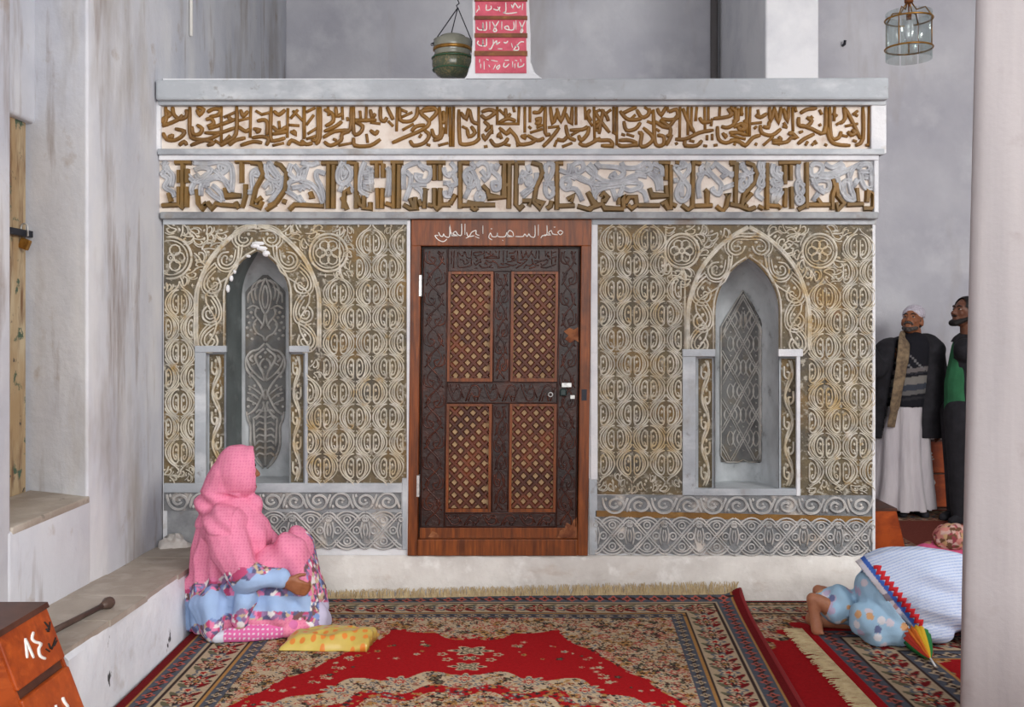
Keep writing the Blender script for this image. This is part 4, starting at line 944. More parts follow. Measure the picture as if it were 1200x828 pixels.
for k, (y0, y1) in enumerate(((1, 18.5), (22.5, 39), (43.5, 60), (65, 85.5))):
    b = MB(); a = [f0(PQD-.008)(x, y) for x, y in ((557, y1), (617, y1), (616.5, y0), (557, y0))]; q = [(p[0], PQD-DF+.01, p[2]) for p in a]
    pk = b.hexa([a[0], a[1], q[1], q[0], a[3], a[2], q[2], q[3]]).build('pink_panel', pink_paint, pq)
    r = Relief(f0(PQD-.008)); r.many(TX[k], 490, 0, 1/7.5, w=1.35, h=.003, smooth=3, prof='flat'); r.build('lettering', white_paint, pk)
for y0, y1 in ((-3, 1), (18.5, 22.5), (38.8, 43.5), (59.5, 65)):
    b = MB(); a = [f0(PQD-.018)(x, y) for x, y in ((556, y1), (618, y1), (618, y0), (556, y0))]; q = [(p[0], PQD-DF+.01, p[2]) for p in a]
    b.hexa([a[0], a[1], q[1], q[0], a[3], a[2], q[2], q[3]]).build('divider_bar', bar_m, pq)
# hanging globe lamp
LD = 5.96; u = LD/F
lx, ly, lz = W(530.5, 92, LD)
lamp = thing('hanging_lamp', (lx, ly, lz), 'green grey glazed globe lamp hanging from chains beside the pink plaque', 'lamp')
glaze = MAT('green_grey_glaze', c(142, 142, 128), ((c(108, 114, 100), 7, .4, .7), (c(166, 164, 150), 14, .55, .8)), .18, spec=.7)
glaze_d = MAT('dark_green_glaze', c(92, 96, 72), ((c(140, 124, 84), 90, .5, .6), (c(70, 82, 64), 12, .4, .7)), .18, spec=.7)
zz = lambda y: W(0, y, LD)[2]
MB().lathe(lx, ly, [(r*u, zz(y)) for r, y in ((13, 42), (15, 43), (16, 45), (22.5, 47.5), (22.5, 55), (21.5, 61), (21, 63), (23, 67))]).build('lamp_collar', glaze, lamp, True)
MB().lathe(lx, ly, [(r*u, zz(y)) for r, y in ((23, 66.8), (24.2, 72), (24.3, 77), (22.5, 83), (18.5, 88.5), (12, 91.6), (4, 92))]).build('lamp_bowl', glaze_d, lamp, True)
MB().lathe(lx, ly, [(r*u, zz(y)) for r, y in ((22, 56.2), (23.2, 57), (23.2, 59.6), (22, 60.4))]).build('brass_band', brass, lamp, True)
for y in (69, 82.5):
    R_ = 24.2 if y < 75 else 23.2
    MB().tube([(lx+R_*u*math.cos(a), ly+R_*u*math.sin(a), zz(y)) for a in np.linspace(0, 2*PI, 33)[:-1]], .9*u, 6, True).build('green_stripe', MAT('green_glaze', c(62, 96, 70), rough=.2), lamp, True)
hk = Vector(W(537, 9, LD)); hk.x = lx+6*u
for a in (PI, .0, 1.9):
    p = Vector((lx+24*u*math.cos(a), ly+24*u*math.sin(a), zz(52)))
    MB().tube([p, p.lerp(hk, .5), hk], .7*u, 6).build('suspension_rod', iron, lamp, True)
    MB().tube([(p.x+1.6*u*math.cos(t), p.y, p.z+1.6*u*math.sin(t)) for t in np.linspace(0, 2*PI, 9)[:-1]], .5*u, 5, True).build('ring', iron, lamp, True)
b = MB(); b.tube([hk+Vector((0, 0, -.004)), hk+Vector((-.008, 0, .012)), hk+Vector((.008, 0, .026)), hk+Vector((0, 0, .045)), (hk.x, hk.y, CEIL)], .8*u, 6).build('hook_chain', iron, lamp, True)
# glass lantern
QD = 7.0; u = QD/F; qx, qy, _ = W(1065, 0, QD); zz = lambda y: W(0, y, QD)[2]
lan = thing('glass_lantern', (qx, qy, zz(72)), 'round brass lantern with clear glass panes hanging in the far bay', 'lantern')
gm, t, bs = nt('clear_pane'); t.nodes.remove(bs)
tr = N(t, 'ShaderNodeBsdfTransparent', i0=(.90, .93, .92, 1)); gl = N(t, 'ShaderNodeBsdfGlossy', i0=(.8, .85, .85, 1), i1=.08); mx = N(t, 'ShaderNodeMixShader', i0=.14)
t.links.new(tr.outputs[0], mx.inputs[1]); t.links.new(gl.outputs[0], mx.inputs[2]); t.links.new(mx.outputs[0], t.nodes['Material Output'].inputs[0])
R_ = 26*u
for k in range(8):
    b = MB(); a0, a1 = 2*PI*(k+.04)/8, 2*PI*(k+.96)/8
    for rr in (R_, R_-.004):
        for z in (zz(70), zz(15)):
            for i in range(4):
                a = a0+(a1-a0)*i/3; b.v.append((qx+rr*math.cos(a), qy+rr*math.sin(a), z))
    for i in range(3):
        b.f += [(i, i+1, i+5, i+4), (8+i, 12+i, 13+i, 9+i), (i, 8+i, 9+i, i+1), (4+i, 5+i, 13+i, 12+i)]
    b.f += [(0, 4, 12, 8), (3, 11, 15, 7)]
    b.build('pane', gm, lan, True)
for y in (23, 57):
    MB().tube([(qx+(R_+.003)*math.cos(a), qy+(R_+.003)*math.sin(a), zz(y)) for a in np.linspace(0, 2*PI, 33)[:-1]], 1.1*u, 6, True).build('brass_ring', brass, lan, True)
for k in range(4):
    a = PI/4+k*PI/2; e = (math.cos(a), math.sin(a))
    MB().tube([(qx+R_*e[0], qy+R_*e[1], zz(22)), (qx+R_*.75*e[0], qy+R_*.75*e[1], zz(12)), (qx+R_*.35*e[0], qy+R_*.35*e[1], zz(13)), (qx+.01*e[0], qy+.01*e[1], zz(1))], .9*u, 6).build('arm', brass, lan, True)
    MB().tube([(qx+(R_+.005)*e[0], qy+(R_+.005)*e[1], zz(24)), (qx+(R_+.005)*e[0], qy+(R_+.005)*e[1], zz(56))], .6*u, 6).build('upright', brass, lan, True)
MB().lathe(qx, qy, [(r*u, zz(y)) for r, y in ((2, 4), (5, 3), (5, -3), (2, -4), (1, -6))]).build('crown', bar_m, lan, True)
MB().tube([(qx, qy, zz(-4)), (qx, qy, CEIL)], .8*u, 6).build('chain', brass, lan, True)
MB().lathe(qx, qy, [(r*u, zz(y)) for r, y in ((1, 2), (1, 15), (3, 16), (3, 23), (1.5, 24))]).build('lamp_holder', bar_m, lan, True)
MB().lathe(qx, qy, [(r*u, zz(y)) for r, y in ((1.5, 23), (4, 26), (5, 32), (4.6, 44), (3, 48), (.4, 50))]).build('bulb', MAT('milky_bulb', c(206, 208, 216), rough=.2), lan, True)
MB().tube([(qx, qy, zz(50)), (qx, qy, zz(62))], .7*u, 6).build('finial', brass, lan, True)

# ------------------------------------------------------------ lockers (numbered wooden book boxes with raked fronts)
def locker(label, tf, org, length, height, depth, rake, doors, zf=.012):
    """tf(u, v, z): u outwards from the back, v along, z up"""
    L = thing('book_locker', org, label, 'locker', 'wooden book lockers')
    fr = lambda z: depth-rake*z            # front u at height z
    def prism(u0, off, v0, v1, z0, z1):
        b = MB(); b.hexa([tf(u0, v0, z0), tf(fr(z0)+off, v0, z0), tf(fr(z0)+off, v1, z0), tf(u0, v1, z0), tf(u0, v0, z1), tf(fr(z1)+off, v0, z1), tf(fr(z1)+off, v1, z1), tf(u0, v1, z1)]); return b
    prism(.012, -.02, .012, length-.012, zf, height-.012).build('carcass', locker_dark, L)
    prism(0, -.012, 0, .016, zf, height-.01).build('end_panel', locker_m, L); prism(0, -.012, length-.016, length, zf, height-.01).build('end_panel', locker_m, L)
    prism(0, .004, -.004, length+.004, height-.012, height+.006).build('top_board', locker_dark, L)
    ds = []
    for z0, z1, v0, v1 in doors:
        b = MB(); b.hexa([tf(fr(z0)-.02, v0, z0), tf(fr(z0), v0, z0), tf(fr(z0), v1, z0), tf(fr(z0)-.02, v1, z0), tf(fr(z1)-.02, v0, z1), tf(fr(z1), v0, z1), tf(fr(z1), v1, z1), tf(fr(z1)-.02, v1, z1)])
        o = b.build('door', locker_m, L); m = o.modifiers.new('bevel', 'BEVEL'); m.width = .005; m.segments = 2; ds.append(o)
    return L, ds, fr
def ray_fn(P0, nrm):
    P0 = Vector(P0); nrm = Vector(nrm).normalized(); C = Vector((0, -DF, CH))
    def f(px, py, h=0.0):
        d = Vector(((px-HX)/F, 1, -(py-HY)/F)); t = (P0-C).dot(nrm)/d.dot(nrm)
        p = C+d*t+nrm*h; return (p.x, p.y, p.z)
    return f
# beside the bench: raked face looks across the room
XB = -1.955; HL = .556; RK = (1.64-1.43)/.556; DP = -1.43-XB
tf = lambda u_, v, z: (XB+u_, yd(3.165)+v, z)
L, ds, fr = locker('orange wooden book locker numbered in white beside the bench end', tf, (-1.7, yd(3.33), 0), .345, HL, DP, RK, [(.372, .548, .006, .339), (.038, .340, .006, .339)], .034)
pf = ray_fn((-1.64+.0005, yd(3.3), .556), (1, 0, RK))
for k, (txt, w_, mt) in enumerate((('178,345 184,400 192,485;178,350 205,410 238,485;235,300 225,345 245,370 288,385 272,420 282,470 322,490', 3.0, white_paint), ('310,230 340,270 330,300;350,230 345,290;320,420 350,440;340,380 360,420 390,340;380,400 400,360;320,280 345,300', 1.6, black_paint))):
    r = Relief(pf); r.many(txt, 0, 690, 1/6., w=w_, h=.0015, smooth=3, prof='flat'); r.build('numerals' if k == 0 else 'pencilled_note', mt, ds[0])
r = Relief(pf); r.many('390,815 398,850;440,760 450,790 480,830;480,830 470,870', 0, 690, 1/6., w=3, h=.0015, smooth=3, prof='flat'); r.build('numerals', white_paint, ds[1])
# behind the two men, facing the camera
tf = lambda u_, v, z: (3.05+v, yd(8.66)-u_, z)
L, ds, fr = locker('orange wooden book locker against the back wall behind the men', tf, (3.7, yd(8.5), 0), 1.2, .57, .36, .10, [(.30, .562, .006, .597), (.30, .562, .603, 1.194), (.02, .285, .006, .597), (.02, .285, .603, 1.194)])
pf = ray_fn((3.6, yd(8.66-.36)+.0, 0), (0, -1, .10))
r = Relief(pf); r.many('250,568 262,574 252,580 266,586;244,600 270,592', 1000, 330, 200/571., w=1.9, h=.003, smooth=3, prof='flat'); r.build('numerals', white_paint, ds[0])
r = Relief(pf); r.many('250,658 262,664 252,672 258,686;266,660 272,672 264,684', 1000, 330, 200/571., w=1.9, h=.003, smooth=3, prof='flat'); r.build('numerals', white_paint, ds[2])
# beside the tomb's corner, behind the praying child
tf = lambda u_, v, z: (2.07+u_, yd(6.5)+v, z)
L, ds, fr = locker('low orange wooden book locker against the side of the tomb', tf, (2.3, yd(6.8), 0), .62, .335, .52, .24, [(.02, .325, .006, .307), (.02, .325, .313, .614)])

# ------------------------------------------------------------ cane, bag, umbrella
p0, p1 = W(126, 709, 4.17), W(40, 752, 3.70)
p0 = (p0[0], p0[1], bz_(p0[1])+.028); p1 = (-1.745, yd(3.66), bz_(yd(3.66))+.022)
cn = thing('walking_stick', ((p0[0]+p1[0])/2, (p0[1]+p1[1])/2, bz_(yd(3.9))), 'dark wooden walking stick with round knob lying on the bench', 'walking stick')
cane_m = MAT('dark_stick_wood', c(84, 66, 58), ((c(58, 44, 38), 9, .4, .7),), .5)
MB().tube([p0, p1], [.011, .013], 10).build('shaft', cane_m, cn, True)
P0 = Vector(p0); ax_ = (P0-Vector(p1)).normalized()
MB().tube([P0-ax_*.05, P0-ax_*.02, P0, P0+ax_*.02, P0+ax_*.032], [.013, .018, .026, .024, .008], 12).build('knob', cane_m, cn, True)
# polka dot bag
bagc = W(386, 752, 4.83)
bagm, t, bs = nt('polka_dot_plastic')
tc = N(t, 'ShaderNodeTexCoord'); vo = N(t, 'ShaderNodeTexVoronoi'); vo.inputs['Scale'].default_value = 21; vo.inputs['Randomness'].default_value = .25; vo.voronoi_dimensions = '2D'
t.links.new(tc.outputs['Object'], vo.inputs['Vector'])
fac = ramp(t, vo.outputs['Distance'], .30, .24)
t.links.new(mixn(t, fac, mixn(t, noise_fac(t, 6, .35, .7), c(206, 184, 92), c(186, 160, 78)), c(212, 128, 52)), bs.inputs['Base Color'])
bs.inputs['Roughness'].default_value = .3
b = MB(); nu, nv = 44, 36
cor = [Vector(W(327, 767, 4.62)), Vector(W(430, 769, 4.60)), Vector(W(445, 738, 4.86)), Vector(W(344, 733, 4.82))]
for j in range(nv+1):
    for i in range(nu+1):
        s, q = i/nu, j/nv
        p = cor[0]*(1-s)*(1-q)+cor[1]*s*(1-q)+cor[2]*s*q+cor[3]*(1-s)*q
        e = min(s, 1-s)*min(q, 1-q)*4
        z = .012+.06*min(1, (e*4))**.5+.012*math.sin(9*s+5*q)*e+.010*noise.noise((s*6, q*6, .3))*min(1, e*4)
        if s > .8 and q < .75: z += .05*((s-.8)/.2)**1.0*(1-abs(q-.4))      # crumpled corner
        wob = .012*noise.noise((s*5, q*5, 2.))
        b.v.append((p.x+wob, p.y+wob, max(.032, z+.02)))
nb = len(b.v)
for v in list(b.v): b.v.append((v[0], v[1], .028))
w1 = nu+1
for j in range(nv):
    for i in range(nu):
        k = j*w1+i; b.f.append((k, k+1, k+w1+1, k+w1)); b.f.append((nb+k, nb+k+w1, nb+k+w1+1, nb+k+1))
bd = [i for i in range(w1)]+[j*w1+nu for j in range(1, nv+1)]+[nv*w1+i for i in range(nu-1, -1, -1)]+[j*w1 for j in range(nv-1, 0, -1)]
for k in range(len(bd)): q, p = bd[k], bd[(k+1) % len(bd)]; b.f.append((q, nb+q, nb+p, p))
o = b.build('carrier_bag', bagm, None, True, (bagc[0], bagc[1], 0)); props(o, 'yellow plastic bag with orange polka dots lying on the rug', 'bag')
# small folded umbrella
a0, a1 = Vector(W(1072, 742, 4.68)), Vector(W(1092, 774, 4.46)); a0.z = .082; a1.z = .034
um = thing('folded_umbrella', (a1.x, a1.y, .01), 'small folded umbrella in rainbow stripes beside the praying child', 'umbrella')
ax_ = (a1-a0); Lm = ax_.length; ax_.normalize(); e1 = ax_.cross(Vector((0, 0, 1))).normalized(); e2 = e1.cross(ax_)
rb = [c(196, 60, 44), c(214, 116, 40), c(214, 176, 48), c(120, 160, 50), c(40, 120, 60), c(60, 70, 150), c(150, 50, 110), c(190, 50, 60)]
rbm = [MAT('umbrella_gore', col, rough=.6, spec=.3) for col in rb]
for k in range(16):
    b = MB(); th = 2*PI*k/16; m_ = 7
    for i in range(m_):
        s = i/(m_-1); R_ = .058*(1-s)**.7*(.55+.45*min(1, s*4+.4))+.004
        for q in (-.5, 0, .5):
            a = th+q*2*PI/16*1.06; rr = R_*(1.18 if q == 0 else .84)
            b.v.append(tuple(a0+ax_*(Lm*.92*s)+(e1*math.cos(a)+e2*math.sin(a))*rr))
    for i in range(m_-1):
        for q in (0, 1): b.f.append((i*3+q, i*3+q+1, i*3+q+4, i*3+q+3))
    b.build('gore', rbm[(k//2) % 4 if k//2 % 4 < 3 else 4], um, True)
MB().tube([a0-ax_*.05, a1+ax_*.045], .005, 8).build('shaft', steel, um, True)

# ------------------------------------------------------------ rugs: pattern computed on the pile vertices
def C3(*rgb): return np.array(c(*rgb)[:3])
RED, DRED, CREAM, DARK, BLUEG, OCH, ROSE, OLIVE = C3(166, 22, 28), C3(116, 24, 28), C3(198, 176, 146), C3(58, 44, 42), C3(98, 102, 110), C3(172, 128, 76), C3(176, 92, 80), C3(104, 100, 78)
class Pile:
    def __init__(s, us, vs):
        s.us, s.vs = np.array(us), np.array(vs); s.U, s.V = np.meshgrid(s.us, s.vs); s.c = np.zeros(s.U.shape+(3,)); s.lock = np.zeros(s.U.shape, bool)
    def fill(s, mask, col): s.c[mask] = col
    def flower(s, cx, cy, R, cols, pet=6, rot=0., asp=1., mask=None):
        i0, i1 = np.searchsorted(s.us, (cx-R*1.3, cx+R*1.3)); j0, j1 = np.searchsorted(s.vs, (cy-R*1.3*asp, cy+R*1.3*asp))
        if i1 <= i0 or j1 <= j0: return
        U = s.U[j0:j1, i0:i1]-cx; V = (s.V[j0:j1, i0:i1]-cy)/asp
        r = np.hypot(U, V)/R; th = np.arctan2(V, U)+rot
        r = r/(.78+.22*np.cos(pet*th))
        sub = s.c[j0:j1, i0:i1]; n = len(cols)
        for k, col in enumerate(cols):
            m = r < 1-k/n
            if mask is not None: m &= mask[j0:j1, i0:i1]
            sub[m] = col
    def leaf(s, cx, cy, R, rot, col, asp=.35):
        i0, i1 = np.searchsorted(s.us, (cx-R, cx+R)); j0, j1 = np.searchsorted(s.vs, (cy-R, cy+R))
        if i1 <= i0 or j1 <= j0: return
        U = s.U[j0:j1, i0:i1]-cx; V = s.V[j0:j1, i0:i1]-cy
        a = U*math.cos(rot)+V*math.sin(rot); b_ = -U*math.sin(rot)+V*math.cos(rot)
        s.c[j0:j1, i0:i1][(np.abs(a)/R)**1.5+(b_/(R*asp))**2 < 1] = col
def borders(P, Wd, Ln, bands, back=0.0):
    """bands from the edge inwards: (width, colour, kind)"""
    e = np.minimum(np.minimum(P.U, Wd-P.U), np.minimum(P.V+back, Ln-P.V)); a = 0.
    for wd, col, kind in bands:
        m = (e >= a) & (e < a+wd); P.fill(m, col)
        if kind:
            # walk along the four sides of the band's centre line
            cl = a+wd/2; pitch = kind[1]; cb = cl-back; sides = [((cl, cb), (Wd-cl, cb)), ((cl, cl), (cl, Ln-cl)), ((Wd-cl, cl), (Wd-cl, Ln-cl))]
            for (x0, y0), (x1, y1) in sides:
                L_ = math.hypot(x1-x0, y1-y0); n = max(1, round(L_/pitch))
                for k in range(n+1):
                    x, y = x0+(x1-x0)*k/n, y0+(y1-y0)*k/n
                    if y > 3.2: continue
                    along_x = abs(x1-x0) > 0; rot = 0 if along_x else PI/2
                    if kind[0] == 'pal':
                        if k % 2 == 0:
                            P.flower(x, y, wd*.46, [DARK, RED if k % 4 else ROSE, CREAM, DARK, OCH], 8)
                        else:
                            P.flower(x, y, wd*.34, [BLUEG, CREAM, RED], 5)
                        mx_, my_ = x+(x1-x0)/n/2, y+(y1-y0)/n/2
                        for s_ in (-1, 1):
                            P.leaf(mx_+(s_*wd*.26 if not along_x else 0), my_+(s_*wd*.26 if along_x else 0), wd*.26, rot+s_*.7, DRED if s_ > 0 else OLIVE)
                        P.leaf(mx_, my_, wd*.2, rot, DARK, .22)
                    else:
                        P.flower(x, y, wd*.36, [kind[2], kind[3]], 4)
                        P.leaf(x+(x1-x0)/n/2, y+(y1-y0)/n/2, wd*.36, rot+.6, kind[3], .3)
        a += wd
    return e, a
BL, BM = C3(112, 112, 114), C3(84, 88, 98)
SIDE = [(.042, DRED*.9, None), (.010, OCH, None), (.078, BM, ('dot', .075, ROSE, DARK)), (.014, CREAM*.8, None), (.012, DARK, None), (.160, CREAM*.85, ('pal', .105)), (.012, DARK, None), (.014, OCH, None), (.066, BM, ('dot', .07, CREAM*.8, DARK))]
def scatter(P, mask, n, Rr, pals, seed, lim=None):
    g = np.random.default_rng(seed); js, is_ = np.nonzero(mask)
    if len(js) == 0: return
    for k in g.integers(0, len(js), n):
        P.flower(P.us[is_[k]], P.vs[js[k]], g.uniform(*Rr), pals[g.integers(len(pals))], int(g.integers(4, 8)), g.uniform(0, 6), 1., mask)
def build_rug(name, us, vs, colors, xy, z, label, thick=.012, sag=None):
    nv, nu = len(vs), len(us); U, V = np.meshgrid(us, vs)
    X, Y = xy(U, V); Zz = np.full(U.shape, z+thick)
    if sag is not None: Zz = Zz+sag(U, V)
    top = np.stack([X, Y, Zz], -1).reshape(-1, 3)
    idx = np.arange(nv*nu).reshape(nv, nu)
    F_ = np.stack([idx[:-1, :-1], idx[1:, :-1], idx[1:, 1:], idx[:-1, 1:]], -1).reshape(-1, 4)
    ring = np.concatenate([idx[0, :], idx[1:, -1], idx[-1, -2::-1], idx[-2:0:-1, 0]])
    low = top[ring].copy(); low[:, 2] = low[:, 2]-thick
    n0 = len(top); k = len(ring); a = np.arange(k)
    S_ = np.stack([ring, ring[(a+1) % k], n0+(a+1) % k, n0+a], -1)
    verts = np.concatenate([top, low]); faces = np.concatenate([F_, S_]); cols = np.concatenate([colors.reshape(-1, 3), colors.reshape(-1, 3)[ring]*.8])
    cen = (float(X.mean()), float(Y.mean()), z)
    me = bpy.data.meshes.new(name); me.vertices.add(len(verts)); me.vertices.foreach_set('co', (verts-np.array(cen)).astype(np.float32).ravel())
    me.loops.add(faces.size); me.loops.foreach_set('vertex_index', faces.astype(np.int32).ravel()); me.polygons.add(len(faces)); me.polygons.foreach_set('loop_start', np.arange(0, faces.size, 4, dtype=np.int32))
    me.update(calc_edges=True)
    at = me.color_attributes.new('Col', 'FLOAT_COLOR', 'POINT'); q = np.ones((len(verts), 4), np.float32); q[:, :3] = cols; at.data.foreach_set('color', q.ravel())
    me.polygons.foreach_set('use_smooth', [True]*len(me.polygons)); me.materials.append(pile_m)
    o = bpy.data.objects.new(name, me); COL.objects.link(o); o.location = cen; ORIG[o.name] = Vector(cen)
    return props(o, label, 'rug')
pile_m = VCOL('wool_pile', 1.0, (.5, .006, 160), .1, (70, .28))
def fringe(parent, base, tip, n, mat, curl=.012, seed=3, w=.004, lift=0.0):
    """n strands from points of base(t) to tip(t)"""
    g = random.Random(seed); v = []; f = []
    for i in range(n):
        t = (i+g.random()*.7)/n; p = Vector(base(t)); q = Vector(tip(min(1, max(0, t+g.uniform(-1, 1)*curl)))); d = q-p; L_ = g.uniform(.7, 1.1)
        s = d.cross(Vector((0, 0, 1)))
        if s.length < 1e-6: s = Vector((1, 0, 0))
        s = s.normalized()*w*g.uniform(.7, 1.2); up = Vector((0, 0, .003)); bend = Vector((g.uniform(-1, 1), g.uniform(-1, 1), 0))*.008
        n0 = len(v)
        for k in range(4):
            h = k/3; m = p+d*L_*h+bend*math.sin(h*PI)+up*(math.sin(h*PI)+lift)
            wd = s*(1-.6*h)
            v += [tuple(m-wd), tuple(m+up*.8), tuple(m+wd)]
        for k in range(3):
            for e in (0, 1): f.append((n0+k*3+e, n0+k*3+e+1, n0+k*3+e+4, n0+k*3+e+3))
    o = mesh_obj('fringe', v, f, mat, parent); o['kind'] = 'stuff'; return o
fringe_m = MAT('wool_fringe', c(186, 166, 128), ((c(150, 126, 92), 30, .4, .7), (c(206, 190, 156), 60, .5, .8)), .95)
# -- the big rug before the door
WD, LN_ = 2.80, 4.2
us = np.linspace(0, WD, 561); vs = np.concatenate([np.arange(0, 1.8, .005), np.arange(1.8, 2.4, .0125), np.arange(2.4, LN_+.01, .05)])
P = Pile(us, vs); P.fill(np.ones(P.U.shape, bool), RED)
e, bw = borders(P, WD, LN_, SIDE, .05)
A_ = np.abs(P.U-WD/2); field = e >= bw
scal = .035*np.abs(np.sin(A_*16))+.03*np.abs(np.sin(P.V*15))
vv = np.minimum(P.V, LN_-P.V)
corner = field & (vv < .60+np.maximum(0, A_-.42)*1.75+scal+.07*np.cos(A_*7)*(A_ < .42))
P.fill(corner, C3(100, 62, 56))
PAL = [[CREAM, RED, CREAM], [DARK, CREAM, OCH], [ROSE, CREAM], [CREAM, BLUEG], [OCH, DARK], [CREAM*.9], [DARK, OLIVE], [CREAM, DRED, OCH]]
scatter(P, corner, 3600, (.010, .034), PAL, 11)
edge = corner & ~(vv < .57+np.maximum(0, A_-.42)*1.75+scal+.07*np.cos(A_*7)*(A_ < .42)); P.fill(edge, CREAM*.85)
scatter(P, edge, 260, (.008, .02), [[DARK], [OCH], [RED]], 4)
# sprays that wander into the red, mirrored
g = np.random.default_rng(5)
redf = field & ~corner
for k in range(150):
    a, v = g.uniform(.2, .95), g.uniform(.75, 1.7); lim = .70+max(0, a-.42)*1.75
    if not (lim < v < lim+.30): continue
    for s_ in (-1, 1):
        P.flower(WD/2+s_*a, v, g.uniform(.008, .022), PAL[g.integers(len(PAL))], 5, 0, 1, redf)
# medallion
cv = 2.1; dv = P.V-cv; rr = np.sqrt((A_/.88)**2+(dv/.93)**2); th = np.arctan2(dv, A_)
med = redf & (rr < 1+.05*np.cos(18*th)+.03*np.cos(7*th))
P.fill(med, C3(146, 104, 86)); scatter(P, med, 2600, (.010, .036), PAL+[[CREAM, BLUEG, CREAM], [CREAM]], 21)
for q, col, w_ in ((.98, CREAM*.95, .03), (.80, RED, .045), (.70, CREAM*.85, .02), (.5, RED, .06)):
    m = redf & (np.abs(rr/(1+.05*np.cos(18*th)+.03*np.cos(7*th))-q) < w_); P.fill(m, col)
    scatter(P, m, 260, (.008, .018), [[DARK], [BLUEG, CREAM], [OCH]], int(q*100))
for a in (0, .28, .52, .74):
    for s_ in ((-1, 1) if a else (1,)):
        P.flower(WD/2+s_*a, cv-.86*math.sqrt(1-(a/.95)**2), .085, [CREAM*.9, BLUEG, CREAM, RED, CREAM], 8, 0, .8)
for vv_, R_ in ((.88, .11), (.98, .05), (1.09, .09)): P.flower(WD/2, vv_, R_, [CREAM, DARK, CREAM*.9, OLIVE, CREAM], 6, 0, .62)
for s_ in (-1, 1):
    for vv_, dx in ((1.00, .10), (.93, .13)): P.flower(WD/2+s_*dx, vv_, .026, [CREAM*.85, RED], 5)
P.c *= (1+.10*(rng.random(P.U.shape)-.5))[..., None]
# wool blurs into its neighbours
XL = -1.575
def xy_main(U, V): return XL+U*(2.83-.068*V)/WD, -.095-V*1.0
def sag_main(U, V):
    lift = .022*np.exp(-((V)/.05)**2)*np.clip((U-.6)/1.5, 0, 1)+.035*np.exp(-((U-WD)/.05)**2)*np.exp(-(V/.25)**2)
    return lift+.002*np.sin(U*5+V*3)+.002
big = build_rug('patterned_rug', us, vs, P.c, xy_main, .012, 'large red medallion rug with fringed edge before the carved door', .012, sag_main)
def tipz(t): return (XL+2.83*t, -.082, .062+.05*np.clip((t-.1)/.8, 0, 1))
fringe(big, lambda t: (XL+2.83*t, -.10, .024+.022*min(1, max(0, (t*2.83-.6)/1.5))), tipz, 900, fringe_m, .006, 3, .0045)
# red overcast edge on the right side of the big rug
b = MB(); b.tube([(XL+2.83-.068*v+.004, -.095-v, .02+.035*math.exp(-(v/.25)**2)+(.022*math.exp(-(v/.05)**2))) for v in np.linspace(0, 4.2, 40)], .012, 8)
b.build('bound_edge', MAT('red_binding', c(134, 30, 34), rough=.95), big, True)
# -- the rug under it, along the tomb's foot on the right
def plain_rug(name, Wd, Ln, cell, bands, seed, fieldc, x0, y0, z, label, turn=False, vis=9, nfl=500, centre=True, crop=None):
    us = np.arange(0, Wd+cell/2, cell); vs = np.concatenate([np.arange(0, min(vis, Ln), cell), np.arange(min(vis, Ln), Ln+.02, .05) if vis < Ln else np.array([Ln])])
    if crop: vs = vs[vs <= crop]
    P = Pile(us, vs); P.fill(np.ones(P.U.shape, bool), fieldc); e, bw = borders(P, Wd, Ln, bands); fld = e >= bw
    A_ = np.abs(P.U-Wd/2)/Wd; vv = np.minimum(P.V, Ln-P.V)/Ln
    cr = fld & ((A_*.9+(.5-vv)) > .56+.03*np.sin(P.U*30)*np.sin(P.V*26)); P.fill(cr, C3(120, 78, 66)); scatter(P, cr, nfl, (.012, .036), PAL, seed)
    if centre:
        md = fld & (np.hypot(P.U-Wd/2, (P.V-Ln/2)*.8) < Wd*.2); P.fill(md, C3(140, 98, 80)); scatter(P, md, nfl//2, (.012, .04), PAL, seed+1)
    P.c *= (1+.10*(rng.random(P.U.shape)-.5))[..., None]
    return build_rug(name, us, vs, P.c, (lambda U, V: (x0+V, y0-U)) if turn else (lambda U, V: (x0+U, y0-V)), z, label, .010)
B2 = [(.02, DRED, None), (.012, DARK, None), (.06, C3(60, 50, 46), ('dot', .05, CREAM*.8, OCH)), (.012, CREAM*.7, None), (.13, CREAM*.85, ('pal', .09)), (.012, DARK, None), (.05, C3(70, 58, 52), ('dot', .05, OCH, CREAM*.8))]
rA = plain_rug('under_rug', 2.15, 3.2, .008, B2, 31, RED*.92, .86, -.085, .001, 'red rug with dark flowered border partly under the medallion rug', vis=2.0, centre=False, crop=1.66)
B3 = [(.045, RED*.9, None), (.095, BM, ('dot', .08, ROSE, DARK)), (.012, DARK, None), (.19, CREAM*.82, ('pal', .12)), (.012, DARK, None), (.10, BM, ('dot', .08, CREAM*.8, DARK)), (.012, OCH, None)]
rB = plain_rug('fringed_rug', 2.0, 3.2, .007, B3, 41, RED*.85, 1.45, -.62, .013, 'flowered rug with frayed fringe lying under the praying child', turn=False, vis=1.9, nfl=1200, crop=1.13)
fringe(rB, lambda t: (1.452, -.62-1.13*t, .02), lambda t: (1.355, -.62-1.13*t, .016), 330, fringe_m, .035, 8, .0045)
rC = plain_rug('hall_rug', 2.55, 2.6, .010, [(.03, DRED, None), (.08, OLIVE*.8, ('dot', .08, CREAM*.6, DARK)), (.16, C3(150, 128, 104), ('pal', .12)), (.08, BM*.8, ('dot', .08, OCH, DARK)), (.10, C3(140, 110, 90), ('pal', .1))], 51, C3(118, 60, 50), 2.35, 2.62, .001, 'worn brown and red rug on the far floor where the men stand', vis=2.7, nfl=900)
